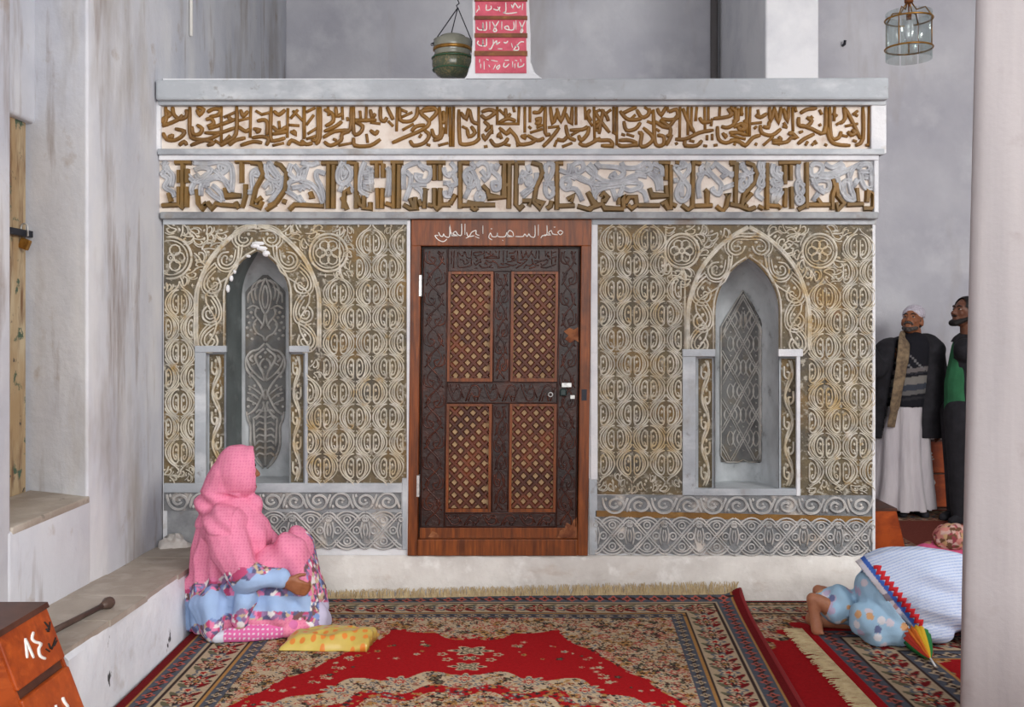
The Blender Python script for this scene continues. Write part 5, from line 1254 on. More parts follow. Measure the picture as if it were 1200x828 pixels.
# ------------------------------------------------------------ people
def cap_mesh(b, p0, p1, r0, r1, n=14):
    p0, p1 = Vector(p0), Vector(p1); t = p1-p0; L = t.length
    t = t/L if L > 1e-6 else Vector((0, 0, 1))
    a = Vector((0, 0, 1)) if abs(t.z) < .9 else Vector((1, 0, 0)); u = t.cross(a).normalized(); w = t.cross(u)
    rings = [(-math.cos(q)*r0, math.sin(q)*r0) for q in np.linspace(.15, PI/2, 5)]+[(L+math.sin(q)*r1, math.cos(q)*r1) for q in np.linspace(0, PI/2-.15, 5)]
    base = len(b.v)
    for s, r in rings:
        for k in range(n): b.v.append(tuple(p0+t*s+(u*math.cos(2*PI*k/n)+w*math.sin(2*PI*k/n))*r))
    for i in range(len(rings)-1):
        for k in range(n): b.f.append((base+i*n+k, base+i*n+(k+1) % n, base+(i+1)*n+(k+1) % n, base+(i+1)*n+k))
    b.f.append(tuple(base+k for k in range(n))[::-1]); b.f.append(tuple(base+(len(rings)-1)*n+k for k in range(n)))
def ell_mesh(b, cpos, rad, R=None, n=16, m=10):
    R = R or Matrix.Identity(3); cpos = Vector(cpos); base = len(b.v)
    for i in range(1, m):
        th = PI*i/m
        for k in range(n):
            ph = 2*PI*k/n
            b.v.append(tuple(cpos+R @ Vector((rad[0]*math.sin(th)*math.cos(ph), rad[1]*math.sin(th)*math.sin(ph), rad[2]*math.cos(th)))))
    for i in range(m-2):
        for k in range(n): b.f.append((base+i*n+k, base+(i+1)*n+k, base+(i+1)*n+(k+1) % n, base+i*n+(k+1) % n))
    b.f.append(tuple(base+k for k in range(n))); b.f.append(tuple(base+(m-2)*n+k for k in range(n))[::-1])
def blob(name, prims, voxel, mat, parent, smooth=3, cut=None, disp=None, col=None, solid=0.0):
    """one continuous surface grown over tapered limbs and ellipsoids"""
    b = MB()
    for p in prims:
        if p[0] == 'c': cap_mesh(b, *p[1:])
        elif p[0] == 'e': ell_mesh(b, *p[1:])
        elif p[0] == 'chain':
            for i in range(len(p[1])-1): cap_mesh(b, p[1][i], p[1][i+1], p[2][i], p[2][i+1])
    me = bpy.data.meshes.new('tmp'); me.from_pydata(b.v, [], b.f); me.update()
    bm = bmesh.new(); bm.from_mesh(me); bmesh.ops.recalc_face_normals(bm, faces=bm.faces); bm.to_mesh(me); bm.free()
    o = bpy.data.objects.new('tmp', me); COL.objects.link(o)
    md = o.modifiers.new('r', 'REMESH'); md.mode = 'VOXEL'; md.voxel_size = voxel; md.adaptivity = 0
    dg = bpy.context.evaluated_depsgraph_get(); m2 = bpy.data.meshes.new_from_object(o.evaluated_get(dg))
    bpy.data.objects.remove(o); bpy.data.meshes.remove(me)
    bm = bmesh.new(); bm.from_mesh(m2); bpy.data.meshes.remove(m2)
    for _ in range(smooth): bmesh.ops.smooth_vert(bm, verts=bm.verts, factor=.5, use_axis_x=True, use_axis_y=True, use_axis_z=True)
    bm.normal_update()
    if disp:
        for v in bm.verts: v.co += v.normal*disp(v.co, v.normal)
    if cut:
        bmesh.ops.delete(bm, geom=[v for v in bm.verts if cut(v.co)], context='VERTS')
    vs = [tuple(v.co) for v in bm.verts]; bm.verts.index_update(); fs = [[v.index for v in f.verts] for f in bm.faces]; bm.free()
    cols = col(np.array(vs)) if col else None
    o = mesh_obj(name, vs, fs, mat, parent, True, None, cols)
    if solid: m = o.modifiers.new('s', 'SOLIDIFY'); m.thickness = solid; m.offset = -1
    return o
def head_prims(cpos, R, s=1.0, woman=False):
    cpos = Vector(cpos); q = lambda x, y, z: cpos+R @ (Vector((x, y, z))*s)
    P = [('e', q(0, .012, .03), (.076*s, .095*s, .085*s), R), ('e', q(0, -.022, -.025), (.064*s, .072*s, .085*s), R), ('e', q(0, -.04, -.083), (.044*s, .048*s, .036*s), R),
         ('c', q(0, -.088, .012), q(0, -.108, -.028), .009*s, .014*s), ('c', q(-.012, -.098, -.032), q(.012, -.098, -.032), .009*s, .009*s),
         ('c', q(-.034, -.079, .024), q(.034, -.079, .024), .012*s, .012*s), ('c', q(-.02, -.086, -.058), q(.02, -.086, -.058), .007*s, .007*s), ('c', q(-.017, -.084, -.070), q(.017, -.084, -.070), .008*s, .008*s),
         ('e', q(0, -.078, -.098), (.022*s, .02*s, .018*s), R)]
    for sx in (-1, 1):
        P += [('e', q(sx*.078, .012, -.012), (.010*s, .022*s, .034*s), R), ('e', q(sx*.042, -.068, -.022), (.022*s, .02*s, .022*s), R)]
    return P, q
eye_m = MAT('eye_white', c(176, 164, 156), rough=.3)
def eyes(cpos, R, s, parent):
    for sx in (-1, 1):
        p = Vector(cpos)+R @ (Vector((sx*.031, -.079, .004))*s)
        b = MB(); ell_mesh(b, p, (.012*s, .008*s, .006*s), R, 10, 6); ey = b.build('eye', eye_m, parent, True)
        b = MB(); ell_mesh(b, p+R @ Vector((0, -.008*s, .001*s)), (.0072*s, .004*s, .0062*s), R, 8, 6); b.build('iris', black_paint, ey, True)
        b = MB(); b.tube([Vector(cpos)+R @ (Vector((sx*x, y, z))*s) for x, y, z in ((.012, -.092, .024), (.03, -.093, .031), (.05, -.08, .024))], [.004*s, .006*s, .003*s], 6); b.build('eyebrow', hair_m, parent, True)
def hand_prims(wr, d, n, s=1.0, curl=.5, spread=.020):
    """wrist, pointing direction, palm-facing normal"""
    wr, d, n = Vector(wr), Vector(d).normalized(), Vector(n).normalized(); n = (n-d*n.dot(d)).normalized(); t = d.cross(n); P = []
    for i in range(4): P.append(('c', wr+t*(i-1.5)*.011*s, wr+d*.085*s+t*(i-1.5)*spread*s, .015*s, .0125*s))
    for i, L in enumerate((.9, 1., .95, .76)):
        p = wr+d*.088*s+t*(i-1.5)*spread*s; a = curl*.5
        for k, sl in enumerate((.042, .028, .022)):
            dr_ = d*math.cos(a)+n*math.sin(a); q = p+dr_*sl*L*s; P.append(('c', p, q, (.0098-.001*k)*s, (.009-.001*k)*s)); p = q; a += curl
    p = wr+d*.025*s+t*.022*s; q = p+(d*.65+t*.75+n*.2).normalized()*.045*s; r_ = q+(d*.9+t*.35+n*.45).normalized()*.03*s
    P += [('c', p, q, .014*s, .0105*s), ('c', q, r_, .0105*s, .009*s)]
    return P
def RZX(yaw, pitch, roll=0): return (Matrix.Rotation(math.radians(yaw), 3, 'Z') @ Matrix.Rotation(math.radians(pitch), 3, 'X') @ Matrix.Rotation(math.radians(roll), 3, 'Y'))
def nearest_palette(V, nseed, pal, seed, weights=None):
    g = np.random.default_rng(seed); S_ = V[g.choice(len(V), min(nseed, len(V)), replace=False)]; pc = np.array(pal)[g.choice(len(pal), len(S_), p=weights)]
    out = np.zeros((len(V), 3))
    for i in range(0, len(V), 2000):
        d = ((V[i:i+2000, None, :]-S_[None])**2).sum(-1); out[i:i+2000] = pc[d.argmin(1)]
    return out
cloth_v = VCOL('printed_cloth', .95, (.3, .006, 60), .15, (9, .10))
def to_px(V):
    d = V[:, 1]+DF; return HX+V[:, 0]*F/d, HY+(CH-V[:, 2])*F/d
# ---------------- seated girl
GD = 4.99
G = lambda px, py, dd=0.0: Vector(W(px, py, GD))+Vector((0, dd, 0))
def cg(p, z=None): p.z = z; return p
girl = thing('person', (G(300, 741).x, yd(GD), 0), 'girl in pink headscarf sitting on the rug with knees drawn up', 'person')
HR = RZX(108, -3); HC = G(280, 552)
hp, hq = head_prims(HC, HR, .86)
bodyp = hp+[('c', HC+Vector((-.02, 0, -.07)), G(275, 600), .05, .055), ('chain', [G(275, 602), G(266, 650), G(264, 706)], [.09, .095, .085]), ('c', G(276, 610, -.11), G(276, 610, .11), .06, .06),
            ('chain', [G(276, 612, -.13), G(300, 660, -.21), G(334, 664, -.23), G(346, 667, -.22)], [.045, .036, .028, .026]),
            ('chain', [G(276, 612, .13), G(305, 660, .22), G(345, 668, .12)], [.05, .042, .028]),
            ('chain', [G(266, 712, -.09), G(342, 648, -.07), G(362, 728, -.05)], [.075, .04, .03]), ('chain', [G(266, 712, .09), G(343, 650, .09), G(364, 728, .08)], [.075, .04, .03])]
bodyp += hand_prims(G(345, 667, -.22), (.86, .1, -.42), (0, .95, .1), .95, .85)
bodyp += hand_prims(G(345, 668, .12), (.7, -.5, -.4), (0, -.9, .2), .8, .7)
for dd in (-.06, .08): bodyp += [('chain', [cg(G(362, 730, dd), .075), cg(G(370, 738, dd), .065), cg(G(378, 741, dd), .055)], [.034, .034, .024])]
body = blob('body', bodyp, .006, skin_brown, girl, 2)
eyes(HC, HR, .86, body)
b = MB(); ell_mesh(b, HC+HR @ Vector((0, .004, .030)), (.068, .085, .073), HR); b.build('hair', hair_m, body, True)
PK, PK2, BLU, WHT = C3(228, 138, 168), C3(216, 118, 154), C3(158, 184, 222), C3(222, 214, 224)
FLOR = [C3(226, 130, 170), C3(150, 120, 160), C3(230, 225, 225), C3(120, 90, 90), C3(190, 80, 120), C3(128, 150, 200), C3(96, 96, 130), C3(200, 180, 150)]
def girl_disp(co, nr):
    a = math.atan2(co.y-yd(GD), co.x-G(268, 0).x); k = min(1, max(0, (G(0, 605).z-co.z)/.18))
    f_ = math.sin(a*11+2.5*noise.noise(co*3)+co.z*3)
    return k*(.015*f_+.014*noise.noise(co*6))+.006*noise.noise(co*13)+(.008*math.sin((co.x*.8+co.z)*60) if G(0, 615).z < co.z < G(0, 575).z and co.x < G(285, 0).x else 0)
def girl_col(V):
    px, py = to_px(V); s = py+.34*(px-222)
    n = len(V); out = np.tile(PK, (n, 1)); g = np.random.default_rng(3)
    # small regular dots of the print
    i, j = (px+.5*np.round(py/3.6))/3.6, py/3.6
    dot = (np.abs(i-np.round(i)) < .22) & (np.abs(j-np.round(j)) < .22)
    out[dot] = PK2
    fl = nearest_palette(V, 4200, FLOR, 9); w = 2.2*np.sin(px*.35)
    m1 = (s > 687+w) & (s < 701+w); m2 = (s >= 701+w) & (s < 735+w); m3 = s >= 735+w
    out[m1] = fl[m1]; out[m2] = BLU; out[m3] = fl[m3]
    return out
kp = [('e', G(279, 553), (.118, .108, .140), RZX(0, 0, -4)), ('e', G(292, 545), (.066, .085, .10)), ('c', G(268, 556), G(249, 590), .095, .085), ('c', G(297, 590), G(282, 612), .05, .09), ('c', G(272, 612, -.12), G(272, 612, .12), .115, .115), ('c', G(252, 604), G(246, 680), .085, .10),
      ('chain', [G(272, 612), G(266, 650), G(262, 706)], [.15, .17, .165]), ('e', G(296, 626, -.02), (.095, .13, .12)),
      ('chain', [G(276, 618, -.13), G(296, 660, -.20), G(322, 662, -.22), G(338, 663, -.22)], [.10, .095, .07, .052]), ('chain', [G(276, 618, .13), G(300, 656, .2), G(335, 662, .14)], [.10, .10, .06]),
      ('chain', [G(242, 690, -.02), G(240, 722, -.06)], [.11, .085]), ('chain', [G(262, 700, -.16), G(262, 722, -.20)], [.11, .075]), ('chain', [G(300, 690, -.19), G(292, 708, -.2)], [.075, .05]), ('c', G(255, 712, .12), G(250, 722, .14), .1, .08)]
HXc = G(306.5, 0).x
def kcut(co):
    if co.z < .029: return True
    fw = co-HC; l = HR.transposed() @ fw
    return l.y < -.078 and abs(l.z) < .125 and co.z > G(0, 589).z
scarf = blob('headscarf_cape', kp, .0062, cloth_v, girl, 4, kcut, girl_disp, girl_col, .004)
# skirt and trousers over the drawn-up legs
def skirt_col(V):
    px, py = to_px(V); n = len(V); out = np.tile(PK, (n, 1)); fl = nearest_palette(V, 2600, FLOR, 19)
    i, j = px/4.4, py/4.4; out[(np.abs(i-np.round(i)) < .2) & (np.abs(j-np.round(j)) < .2)] = PK2
    m = (px > 362+6*np.sin(py*.12)) | ((py > 684) & (py < 700)) ; out[m] = fl[m]
    m = (py >= 698) & (py < 718) & (px < 364); out[m] = BLU
    m = (py >= 716) & (py < 726); out[m] = fl[m]
    m = (px > 374) & (py > 705); out[m] = C3(196, 190, 216)
    return out
def skirt_disp(co, nr): return .010*math.sin(co.x*40+co.z*18+3*noise.noise(co*4))+.012*noise.noise(co*7)
sk = [('chain', [G(272, 708, -.08), G(344, 642, -.075), G(362, 716, -.06)], [.13, .092, .075]), ('chain', [G(272, 708, .08), G(347, 642, .09), G(366, 716, .08)], [.12, .085, .066]),
      ('c', cg(G(372, 0, -.05), .09), cg(G(376, 0, .02), .05), .07, .05), ('chain', [cg(G(285, 0, -.1), .13), cg(G(325, 0, -.12), .14), cg(G(358, 0, -.06), .12)], [.12, .11, .08]), ('c', cg(G(320, 0, -.1), .22), cg(G(345, 0, -.08), .24), .1, .09), ('chain', [cg(G(300, 0, -.15), .06), cg(G(340, 0, -.14), .05), cg(G(374, 0, -.08), .05)], [.06, .06, .05]), ('c', G(350, 650, -.06), G(368, 690, 0), .075, .065)]
blob('skirt', sk, .0065, cloth_v, girl, 4, lambda co: co.z < .029, skirt_disp, skirt_col, .003)
def leg_col(V):
    px, py = to_px(V); out = np.tile(C3(214, 106, 162), (len(V), 1)); i, j = px/5.5, py/5.5
    out[((i-np.round(i))**2+(j-np.round(j))**2) < .05] = WHT
    out[px < 262] = C3(206, 208, 222); out[px > 332] = C3(212, 120, 170)
    return out
blob('trousers', [('chain', [cg(G(346, 0, -.14), .07), cg(G(316, 0, -.2), .065), cg(G(290, 0, -.23), .058), cg(G(272, 0, -.25), .05)], [.055, .048, .04, .028])], .006, cloth_v, girl, 3, lambda co: co.z < .029, lambda co, n_: .006*noise.noise(co*14), leg_col, 0)
# ---------------- praying child
KD = 4.86
K = lambda px, py, dd=0.0: Vector(W(px, py, KD))+Vector((0, dd, 0))
kid = thing('person', (K(1040, 750).x, yd(KD), 0), 'child in striped tunic bowing in prayer with bare feet toward the tomb', 'person')
kb = [('chain', [K(1040, 690), K(1100, 690), K(1150, 712)], [.11, .10, .09]), ('chain', [K(1150, 712), K(1172, 728)], [.05, .05]),
      ('chain', [K(1040, 692, -.07), cg(K(1048, 0, -.08), .09), cg(K(1020, 0, -.08), .09)], [.075, .05, .04]), ('chain', [K(1040, 692, .09), cg(K(1030, 0, .12), .07), cg(K(962, 0, .12), .07)], [.085, .06, .04]),
      ('chain', [K(1150, 706, -.11), cg(K(1140, 0, -.15), .06), cg(K(1175, 0, -.15), .058)], [.045, .032, .026]), ('chain', [K(1150, 706, .11), cg(K(1140, 0, .15), .06), cg(K(1175, 0, .15), .058)], [.045, .032, .026])]
hp, hq = head_prims(K(1182, 716), RZX(70, 70), .8); kb += hp
kb += hand_prims(cg(K(1175, 0, -.15), .04), (1, 0, 0), (0, 0, -1), .7, .1); kb += hand_prims(cg(K(1175, 0, .15), .04), (1, 0, 0), (0, 0, -1), .7, .1)
# feet: toes bent on the rug, heels up
FT = (('f', -.02), ('n', .13))
for px_, dd in ((957, .04), (975, .19)):
    h0 = K(px_-2, 704, dd); kb += [('chain', [cg(K(px_+26, 0, dd), .13), K(px_+4, 706, dd)], [.045, .034]), ('chain', [h0, K(px_, 722, dd-.005), cg(K(px_+2, 0, dd-.02), .045)], [.030, .028, .030])]
    for t_ in range(5): kb.append(('c', cg(K(px_+2, 0, dd-.035+.016*t_), .045), cg(K(px_+7, 0, dd-.045+.018*t_), .034), .011-.001*t_, .009-.0008*t_))
blob('body', kb, .006, skin_child, kid, 2)
A0, A1 = np.array((1018., 668.)), np.array((1076., 742.)); hd = (A1-A0)/np.hypot(*(A1-A0)); hn = np.array((hd[1], -hd[0]))   # hn points into the tunic
def hem_s(px, py): return (px-A0[0])*hn[0]+(py-A0[1])*hn[1], (px-A0[0])*hd[0]+(py-A0[1])*hd[1]
def kid_col(V):
    px, py = to_px(V); s, t = hem_s(px, py); n = len(V); out = np.tile(C3(206, 216, 236), (n, 1))
    st = ((px*.2+py*1.0+6*np.sin(px*.03)) % 3.6) < 1.2; out[st] = C3(168, 188, 226)
    fl = nearest_palette(V, 700, [C3(206, 206, 220), C3(190, 150, 150), C3(170, 190, 220), C3(214, 210, 216), C3(140, 130, 140)], 33)
    m = s < 1; out[m] = fl[m]
    m = (s >= 1) & (s < 6.5); out[m] = C3(66, 104, 190)
    return out
def kcut2(co):
    px, py = to_px(np.array([co])); s, t = hem_s(px[0], py[0]); return s < -6 or co.z < .03
def kdisp(co, nr): return .008*noise.noise(co*7)+.006*math.sin((co.z*1.4+co.x*.5)*30+3*noise.noise(co*3))
tn = [('chain', [K(1066, 700, -.10), K(1090, 706, -.10), K(1130, 704, -.10)], [.125, .12, .10]), ('c', K(1070, 722, -.12), K(1084, 722, -.12), .09, .09), ('chain', [K(1036, 688), K(1075, 684), K(1120, 688), K(1165, 712)], [.185, .185, .165, .12]), ('chain', [K(1072, 712, -.05), K(1110, 700, -.05)], [.13, .12]), ('chain', [K(1150, 704, -.12), K(1150, 728, -.16)], [.08, .06])]
tun = blob('tunic', tn, .0048, cloth_v, kid, 3, kcut2, kdisp, kid_col, .004)
# red ric-rac braid sewn along the hem
from mathutils.bvhtree import BVHTree
dg = bpy.context.evaluated_depsgraph_get(); org = ORIG[tun.name]
bv = BVHTree.FromPolygons([Vector(v.co)+org for v in tun.data.vertices], [list(p.vertices) for p in tun.data.polygons])
def on_tunic(px, py, h=0.0):
    d = Vector(((px-HX)/F, 1, -(py-HY)/F)).normalized(); C = Vector((0, -DF, CH))
    hit, nr, _, _ = bv.ray_cast(C, d)
    if hit is None: return None
    if nr.dot(d) > 0: nr = -nr
    p = hit+nr*(h+.001); return (p.x, p.y, p.z)
zz_ = []
for k in range(0, 23):
    t = 1+k*4.0; s = 9.5+(2.6 if k % 2 else -2.6); p = A0+hd*t+hn*s
    if on_tunic(*p): zz_.append(tuple(p))
r = Relief(lambda x, y, h=0.0: on_tunic(x, y, max(0, h)) or on_tunic(*zz_[0], 0)); r.stroke(zz_, 4.4, .005, smooth=2, prof='ridge', pinch=False)
r.build('braid', MAT('red_braid', c(200, 34, 44), rough=.8), kid)
def pant_col(V):
    px, py = to_px(V); n = len(V); out = np.tile(C3(164, 200, 226), (n, 1)); g = np.random.default_rng(8)
    S_ = V[g.choice(len(V), 70, replace=False)]; pc = np.array([C3(214, 166, 120), C3(214, 206, 216), C3(190, 178, 206), C3(226, 226, 232), C3(110, 120, 160)])[g.integers(0, 5, 70)]
    for p, col in zip(S_, pc): out[((V-p)**2).sum(1) < .019**2] = col
    return out
pn = [('c', K(1026, 690, -.02), K(1034, 716, -.06), .11, .11), ('chain', [K(1040, 694, -.07), cg(K(1048, 0, -.10), .10), cg(K(1018, 0, -.12), .085)], [.125, .10, .085]), ('chain', [K(1040, 690, .09), cg(K(1030, 0, .10), .11), cg(K(982, 0, .10), .15)], [.12, .10, .085]), ('c', cg(K(1015, 0, -.10), .09), cg(K(1010, 0, -.10), .12), .085, .10), ('c', cg(K(985, 0, .04), .14), cg(K(990, 0, .06), .17), .07, .08)]
def pcut(co):
    px, py = to_px(np.array([co])); return co.z < .026 or hem_s(px[0], py[0])[0] > -3
blob('trousers', pn, .006, cloth_v, kid, 4, pcut, lambda co, n_: .008*noise.noise(co*9)+.005*math.sin(co.x*55+co.z*30), pant_col, .003)
blob('headscarf', [('e', K(1186, 732), (.14, .13, .13)), ('chain', [K(1124, 700, -.19), cg(K(1124, 0, -.2), .05)], [.035, .05]), ('chain', [K(1124, 704, -.18), K(1180, 720, -.1)], [.04, .1])], .008, MAT('pink_cloth', c(214, 108, 150), ((c(188, 84, 128), 8, .4, .7),), .95), kid, 3, lambda co: co.z < .026, lambda co, n_: .01*noise.noise(co*9))
# ---------------- second bowing child, mostly behind the pillar
D2 = 6.35
Q = lambda px, py, dd=0.0: Vector(W(px, py, D2))+Vector((0, dd, 0))
kid2 = thing('person', (Q(1120, 0).x, yd(D2), 0), 'person in pink with flowered headscarf crouching behind the praying child', 'person')
qb = [('chain', [cg(Q(1090, 0), .1), cg(Q(1130, 0), .1), cg(Q(1160, 0), .1)], [.06, .07, .06]), ('c', cg(Q(1100, 0, -.06), .08), cg(Q(1150, 0, -.06), .08), .05, .05), ('c', cg(Q(1100, 0, .1), .08), cg(Q(1150, 0, .1), .08), .05, .05)]
hp, hq = head_prims(cg(Q(1114, 0, -.02), .185), RZX(60, 40), .6); blob('body', qb+hp, .009, skin_child, kid2, 2)
blob('dress', [('chain', [cg(Q(1084, 0), .07), cg(Q(1112, 0), .08), cg(Q(1150, 0), .1), cg(Q(1180, 0), .1)], [.08, .10, .11, .1]), ('c', cg(Q(1085, 0, -.08), .06), cg(Q(1170, 0, -.08), .06), .07, .08)], .009, MAT('rose_cloth', c(206, 92, 132), ((c(180, 70, 112), 8, .4, .7),), .95), kid2, 3, lambda co: co.z < .02, lambda co, n_: .014*noise.noise(co*7))
blob('flowered_headscarf', [('e', cg(Q(1114, 0, -.03), .19), (.12, .11, .085)), ('c', cg(Q(1100, 0, -.05), .17), cg(Q(1140, 0, -.03), .20), .05, .07)], .007, cloth_v, kid2, 2, None, lambda co, n_: .016*abs(noise.noise(co*16)), lambda V: nearest_palette(V, 420, [C3(196, 130, 120), C3(150, 70, 80), C3(196, 160, 120), C3(206, 170, 160), C3(110, 80, 60)], 5), .003)
# ---------------- the older man
MD = 8.06
M = lambda px, py, dd=0.0: Vector(W(px, py, MD))+Vector((0, dd, 0))
man = thing('person', (M(1063, 0).x, yd(MD), 0), 'older man in white cap, dark blazer and long white robe gazing up', 'person')
HR = RZX(-38, -20); HC = M(1069, 376)
hp, hq = head_prims(HC, HR, 1.0)
mb_ = hp+[('c', HC+Vector((.02, .02, -.07)), M(1072, 408), .055, .065), ('chain', [M(1070, 415), M(1064, 460), M(1062, 490)], [.13, .14, .14]), ('c', M(1046, 411, -.02), M(1093, 411, .02), .06, .06),
      ('chain', [M(1094, 413, .02), M(1101, 450, .03), M(1099, 492, -.02)], [.055, .045, .03]), ('chain', [M(1045, 412, -.02), M(1022, 430, -.10), M(1004, 402, -.22)], [.055, .045, .03]),
      ('chain', [M(1053, 490, 0), M(1050, 550, 0), M(1052, 592, 0)], [.10, .07, .045]), ('chain', [M(1072, 490, 0), M(1072, 550, .0), M(1072, 592, 0)], [.10, .07, .045])]
mb_ += hand_prims(M(1099, 493, -.02), (0, -.1, -1), (-1, 0, 0), 1, .35); mb_ += hand_prims(M(1004, 401, -.22), (-.6, -.3, .8), (.3, -.9, 0), 1, .3)
bod = blob('body', mb_, .008, skin_brown, man, 1)
eyes(HC, HR, 1.0, bod)
b = MB()
b.tube([HC+HR @ Vector(p) for p in ((-.036, -.086, -.062), (-.02, -.1, -.05), (0, -.106, -.047), (.02, -.1, -.05), (.036, -.086, -.062))], [.006, .009, .010, .009, .006], 8); b.build('moustache', hair_grey, bod, True)
blob('stubble_beard', [('c', HC+HR @ Vector((-.05, -.04, -.075)), HC+HR @ Vector((0, -.082, -.102)), .016, .022), ('c', HC+HR @ Vector((.05, -.04, -.075)), HC+HR @ Vector((0, -.082, -.102)), .016, .022)], .006, hair_grey, man, 1)
blob('hair', [('e', HC+HR @ Vector((0, .025, .01)), (.080, .092, .075), HR)], .007, hair_grey, man, 1, lambda co: (HR.transposed() @ (co-HC)).y < -.02)
Rc = HR @ RZX(0, 18)
blob('cap', [('e', HC+HR @ Vector((0, .022, .062)), (.089, .101, .074), Rc), ('e', HC+HR @ Vector((0, .034, .092)), (.080, .088, .060), Rc)], .006, MAT('white_knit', c(214, 208, 218), ((c(186, 178, 190), 60, .4, .6),), .95, bmp=(.6, .01, 120)), man, 2, lambda co: (Rc.transposed() @ (co-HC)).z < .028)
def sw_col(V):
    px, py = to_px(V); n = len(V); out = np.tile(C3(34, 34, 40), (n, 1)); w = .8*np.sin(px*.9)
    for y0, y1, col in ((433, 438, C3(112, 106, 106)), (439, 440, C3(60, 60, 66)), (443, 452, C3(126, 122, 118)), (452, 459, C3(64, 68, 78)), (459, 464, C3(104, 102, 102)), (467, 470, C3(50, 50, 54))):
        m = (py+.12*(px-1055)+w*.3 > y0) & (py+.12*(px-1055)+w*.3 < y1); out[m] = col
    i, j = px/2.6, py/2.6; m = (py > 408) & (py < 432) & (((np.floor(i)*7+np.floor(j)*13) % 5) == 0) & (py > 395+1.1*np.abs(px-1064)+8); out[m] = C3(120, 118, 120)
    return out
blob('sweater', [('chain', [M(1069, 410), M(1062, 448), M(1060, 472)], [.155, .175, .17]), ('c', M(1050, 412), M(1088, 412), .085, .085)], .008, cloth_v, man, 3, lambda co: co.z < M(0, 476).z, None, sw_col, .004)
robe = MAT('white_robe', c(206, 200, 204), ((c(184, 178, 184), 3, .4, .7, (3, 3, .5)),), .95, bmp=(.6, .02, 9, (4, 4, .3)))
blob('robe', [('chain', [M(1060, 470), M(1058, 520), M(1057, 560), M(1058, 598)], [.16, .17, .19, .215]), ('chain', [M(1050, 500), M(1044, 596)], [.14, .17]), ('chain', [M(1068, 500), M(1074, 594)], [.14, .15])], .010, robe, man, 4, lambda co: co.z < .055,
     lambda co, n_: .014*math.sin(math.atan2(co.y-yd(MD), co.x-M(1060, 0).x)*9+2*noise.noise(co*2))*min(1, max(0, (1.0-co.z)*2)), None, .004)
jk = [('c', M(1044, 410, -.01), M(1095, 410, .03), .10, .10), ('chain', [M(1086, 412, .02), M(1085, 460, .02), M(1084, 510, .0)], [.15, .165, .15]), ('chain', [M(1060, 415, .06), M(1060, 500, .08)], [.15, .16]), ('chain', [M(1044, 415, 0), M(1040, 465, .02), M(1036, 505, .04)], [.14, .14, .11]),
      ('chain', [M(1096, 413, .02), M(1103, 450, .03), M(1100, 484, -.01)], [.085, .075, .055]), ('chain', [M(1043, 412, -.02), M(1022, 432, -.10), M(1007, 406, -.2)], [.085, .075, .055])]
xa, xb = M(1044, 0).x, M(1066, 0).x
def jcut(co):
    px, py = to_px(np.array([co])); px, py = px[0], py[0]
    if co.z < M(0, 514).z and px < 1096: return True
    if py > 514: return True
    lo = 1052-(py-400)*.16; hi = 1075-(py-400)*.15
    return co.y < yd(MD)-.02 and lo < px < hi and py > 398 or (py < 402 and 1058 < px < 1080)
blob('blazer', jk, .009, black_cloth, man, 3, jcut, lambda co, n_: .006*noise.noise(co*8), None, .008)
def strap(name, pts, wd, tk, nrm, mat, parent):
    """flat band of cloth along pts: half width, half thickness"""
    b = MB(); pts = [Vector(p) for p in catmull([tuple(p) for p in pts], 5)]; nrm = Vector(nrm).normalized(); n = 12
    for i, p in enumerate(pts):
        t = (pts[min(i+1, len(pts)-1)]-pts[max(i-1, 0)]).normalized(); sd = t.cross(nrm).normalized(); w = wd[min(len(wd)-1, int(i/len(pts)*len(wd)))]
        for k in range(n):
            a = 2*PI*k/n; b.v.append(tuple(p+sd*(w*math.cos(a))+nrm*(tk*math.sin(a)*(1+.5*math.sin(3*a+i)))))
    for i in range(len(pts)-1):
        for k in range(n): b.f.append((i*n+k, i*n+(k+1) % n, i*n+n+(k+1) % n, i*n+n+k))
    b.f.append(tuple(range(n))); b.f.append(tuple((len(pts)-1)*n+k for k in range(n)))
    return b.build(name, mat, parent, True)
strap('shawl', [M(1066, 396, .08), M(1056, 394, -.06), M(1051, 402, -.15), M(1047, 422, -.185), M(1043, 446, -.185), M(1039, 474, -.17), M(1036, 498, -.15)], [.05, .055, .055, .05, .045, .035], .014, (.25, -1, .1), MAT('tan_shawl', c(136, 116, 92), ((c(104, 88, 72), 30, .4, .6), (c(156, 136, 108), 12, .5, .8)), .95, bmp=(.6, .01, 60)), man)
for px_, dd in ((1050, 0), (1074, -.02)): blob('shoe', [('chain', [cg(M(px_, 0, dd+.03), .05), cg(M(px_, 0, dd-.06), .04), cg(M(px_, 0, dd-.15), .032)], [.045, .042, .034])], .008, black_cloth, man, 1, lambda co: co.z < .012)
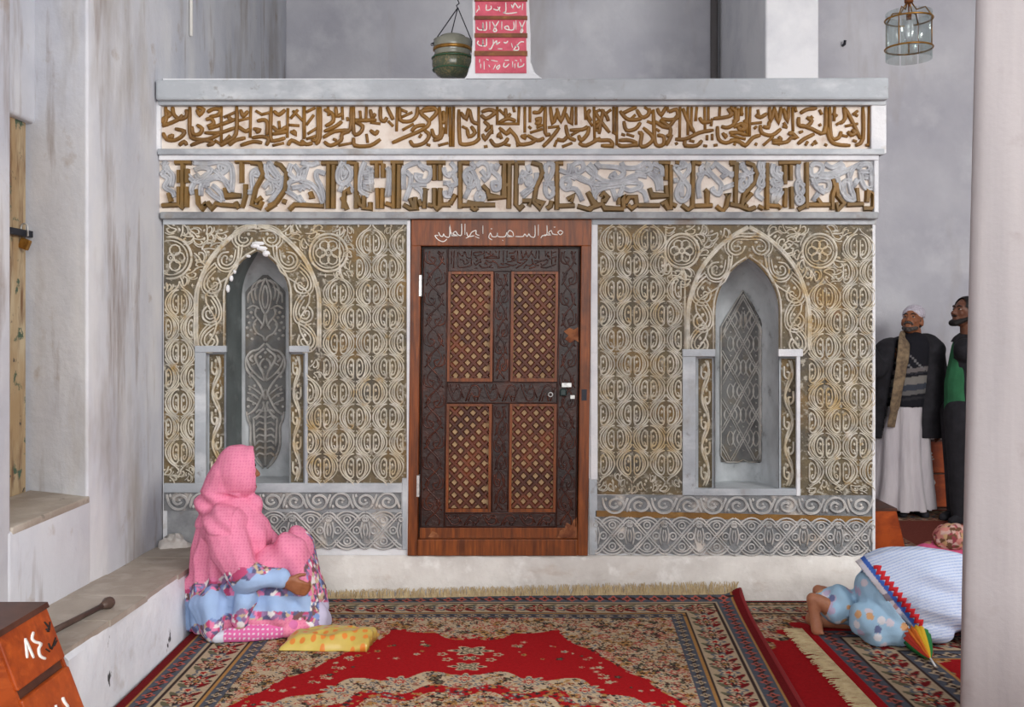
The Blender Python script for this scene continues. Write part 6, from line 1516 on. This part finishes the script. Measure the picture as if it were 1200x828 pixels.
# ---------------- the younger man beside the pillar
ND_ = 7.75
J = lambda px, py, dd=0.0: Vector(W(px, py, ND_))+Vector((0, dd, 0))
man2 = thing('person', (J(1125, 0).x, yd(ND_), 0), 'bearded younger man in dark jacket over green shirt half hidden by pillar', 'person')
HR = RZX(-72, -14); HC = J(1131, 366)
hp, hq = head_prims(HC, HR, 1.02)
nb_ = hp+[('c', HC+Vector((.02, .01, -.06)), J(1136, 402), .056, .065), ('chain', [J(1136, 412), J(1130, 455), J(1129, 490)], [.09, .10, .11]), ('c', J(1132, 412, -.1), J(1144, 412, .14), .05, .05),
       ('chain', [J(1136, 412, -.12), J(1140, 452, -.14), J(1136, 484, -.14)], [.055, .045, .03]), ('chain', [J(1146, 412, .12), J(1150, 452, .16), J(1144, 488, .1)], [.055, .045, .03]),
       ('chain', [J(1126, 490, -.07), J(1122, 550, -.07), J(1122, 606, -.06)], [.10, .075, .05]), ('chain', [J(1128, 490, .1), J(1128, 550, .1), J(1128, 606, .1)], [.10, .075, .05])]
nb_ += hand_prims(J(1136, 485, -.14), (-.1, -.1, -.95), (.9, .3, 0), 1, .5); nb_ += hand_prims(J(1144, 489, .1), (0, -.1, -1), (-1, 0, 0), 1, .4)
bod = blob('body', nb_, .008, skin_dark, man2, 1); eyes(HC, HR, 1.02, bod)
blob('hair', [('e', HC+HR @ Vector((0, .022, .040)), (.095, .112, .096), HR)], .007, hair_m, man2, 1, lambda co: (HR.transposed() @ (co-HC)).y < -.062+max(0, .03-(HR.transposed() @ (co-HC)).z)*1.4)
blob('beard', [('c', HC+HR @ Vector((sx*.058, -.01, -.05)), HC+HR @ Vector((sx*.03, -.07, -.095)), .018, .024) for sx in (-1, 1)]+[('c', HC+HR @ Vector((-.02, -.085, -.105)), HC+HR @ Vector((.02, -.085, -.105)), .026, .026), ('c', HC+HR @ Vector((-.024, -.094, -.05)), HC+HR @ Vector((.024, -.094, -.05)), .007, .007)], .006, hair_m, man2, 1)
blob('shirt', [('chain', [J(1134, 408), J(1128, 450), J(1127, 490)], [.12, .135, .13]), ('c', J(1126, 412, -.08), J(1142, 410, .1), .075, .075)], .009, MAT('green_shirt', c(52, 116, 78), ((c(38, 92, 60), 6, .4, .7),), .9), man2, 3, lambda co: co.z < J(0, 492).z)
jk = [('c', J(1126, 410, -.1), J(1146, 410, .14), .10, .10), ('chain', [J(1138, 412, .02), J(1136, 450, .02), J(1137, 486, .02)], [.165, .18, .175]), ('chain', [J(1136, 413, -.12), J(1140, 450, -.14), J(1136, 478, -.14)], [.082, .07, .052]), ('chain', [J(1146, 412, .13), J(1151, 452, .17), J(1145, 482, .1)], [.082, .07, .052])]
def jcut2(co):
    px, py = to_px(np.array([co])); return py[0] > 490 or px[0] < 1117 and py[0] > 400
blob('jacket', jk, .009, black_cloth, man2, 3, jcut2, lambda co, n_: .006*noise.noise(co*8), None, .008)
blob('trousers', [('chain', [J(1123, 484, -.05), J(1122, 550, -.06), J(1122, 600, -.06)], [.13, .095, .075]), ('chain', [J(1128, 484, .09), J(1128, 550, .1), J(1128, 600, .1)], [.13, .095, .075])], .010, black_cloth, man2, 3, lambda co: co.z < .03)
for dd in (-.06, .1): blob('shoe', [('chain', [cg(J(1128, 0, dd), .05), cg(J(1116, 0, dd-.03), .04), cg(J(1108, 0, dd-.06), .032)], [.045, .042, .034])], .008, black_cloth, man2, 1, lambda co: co.z < .012)
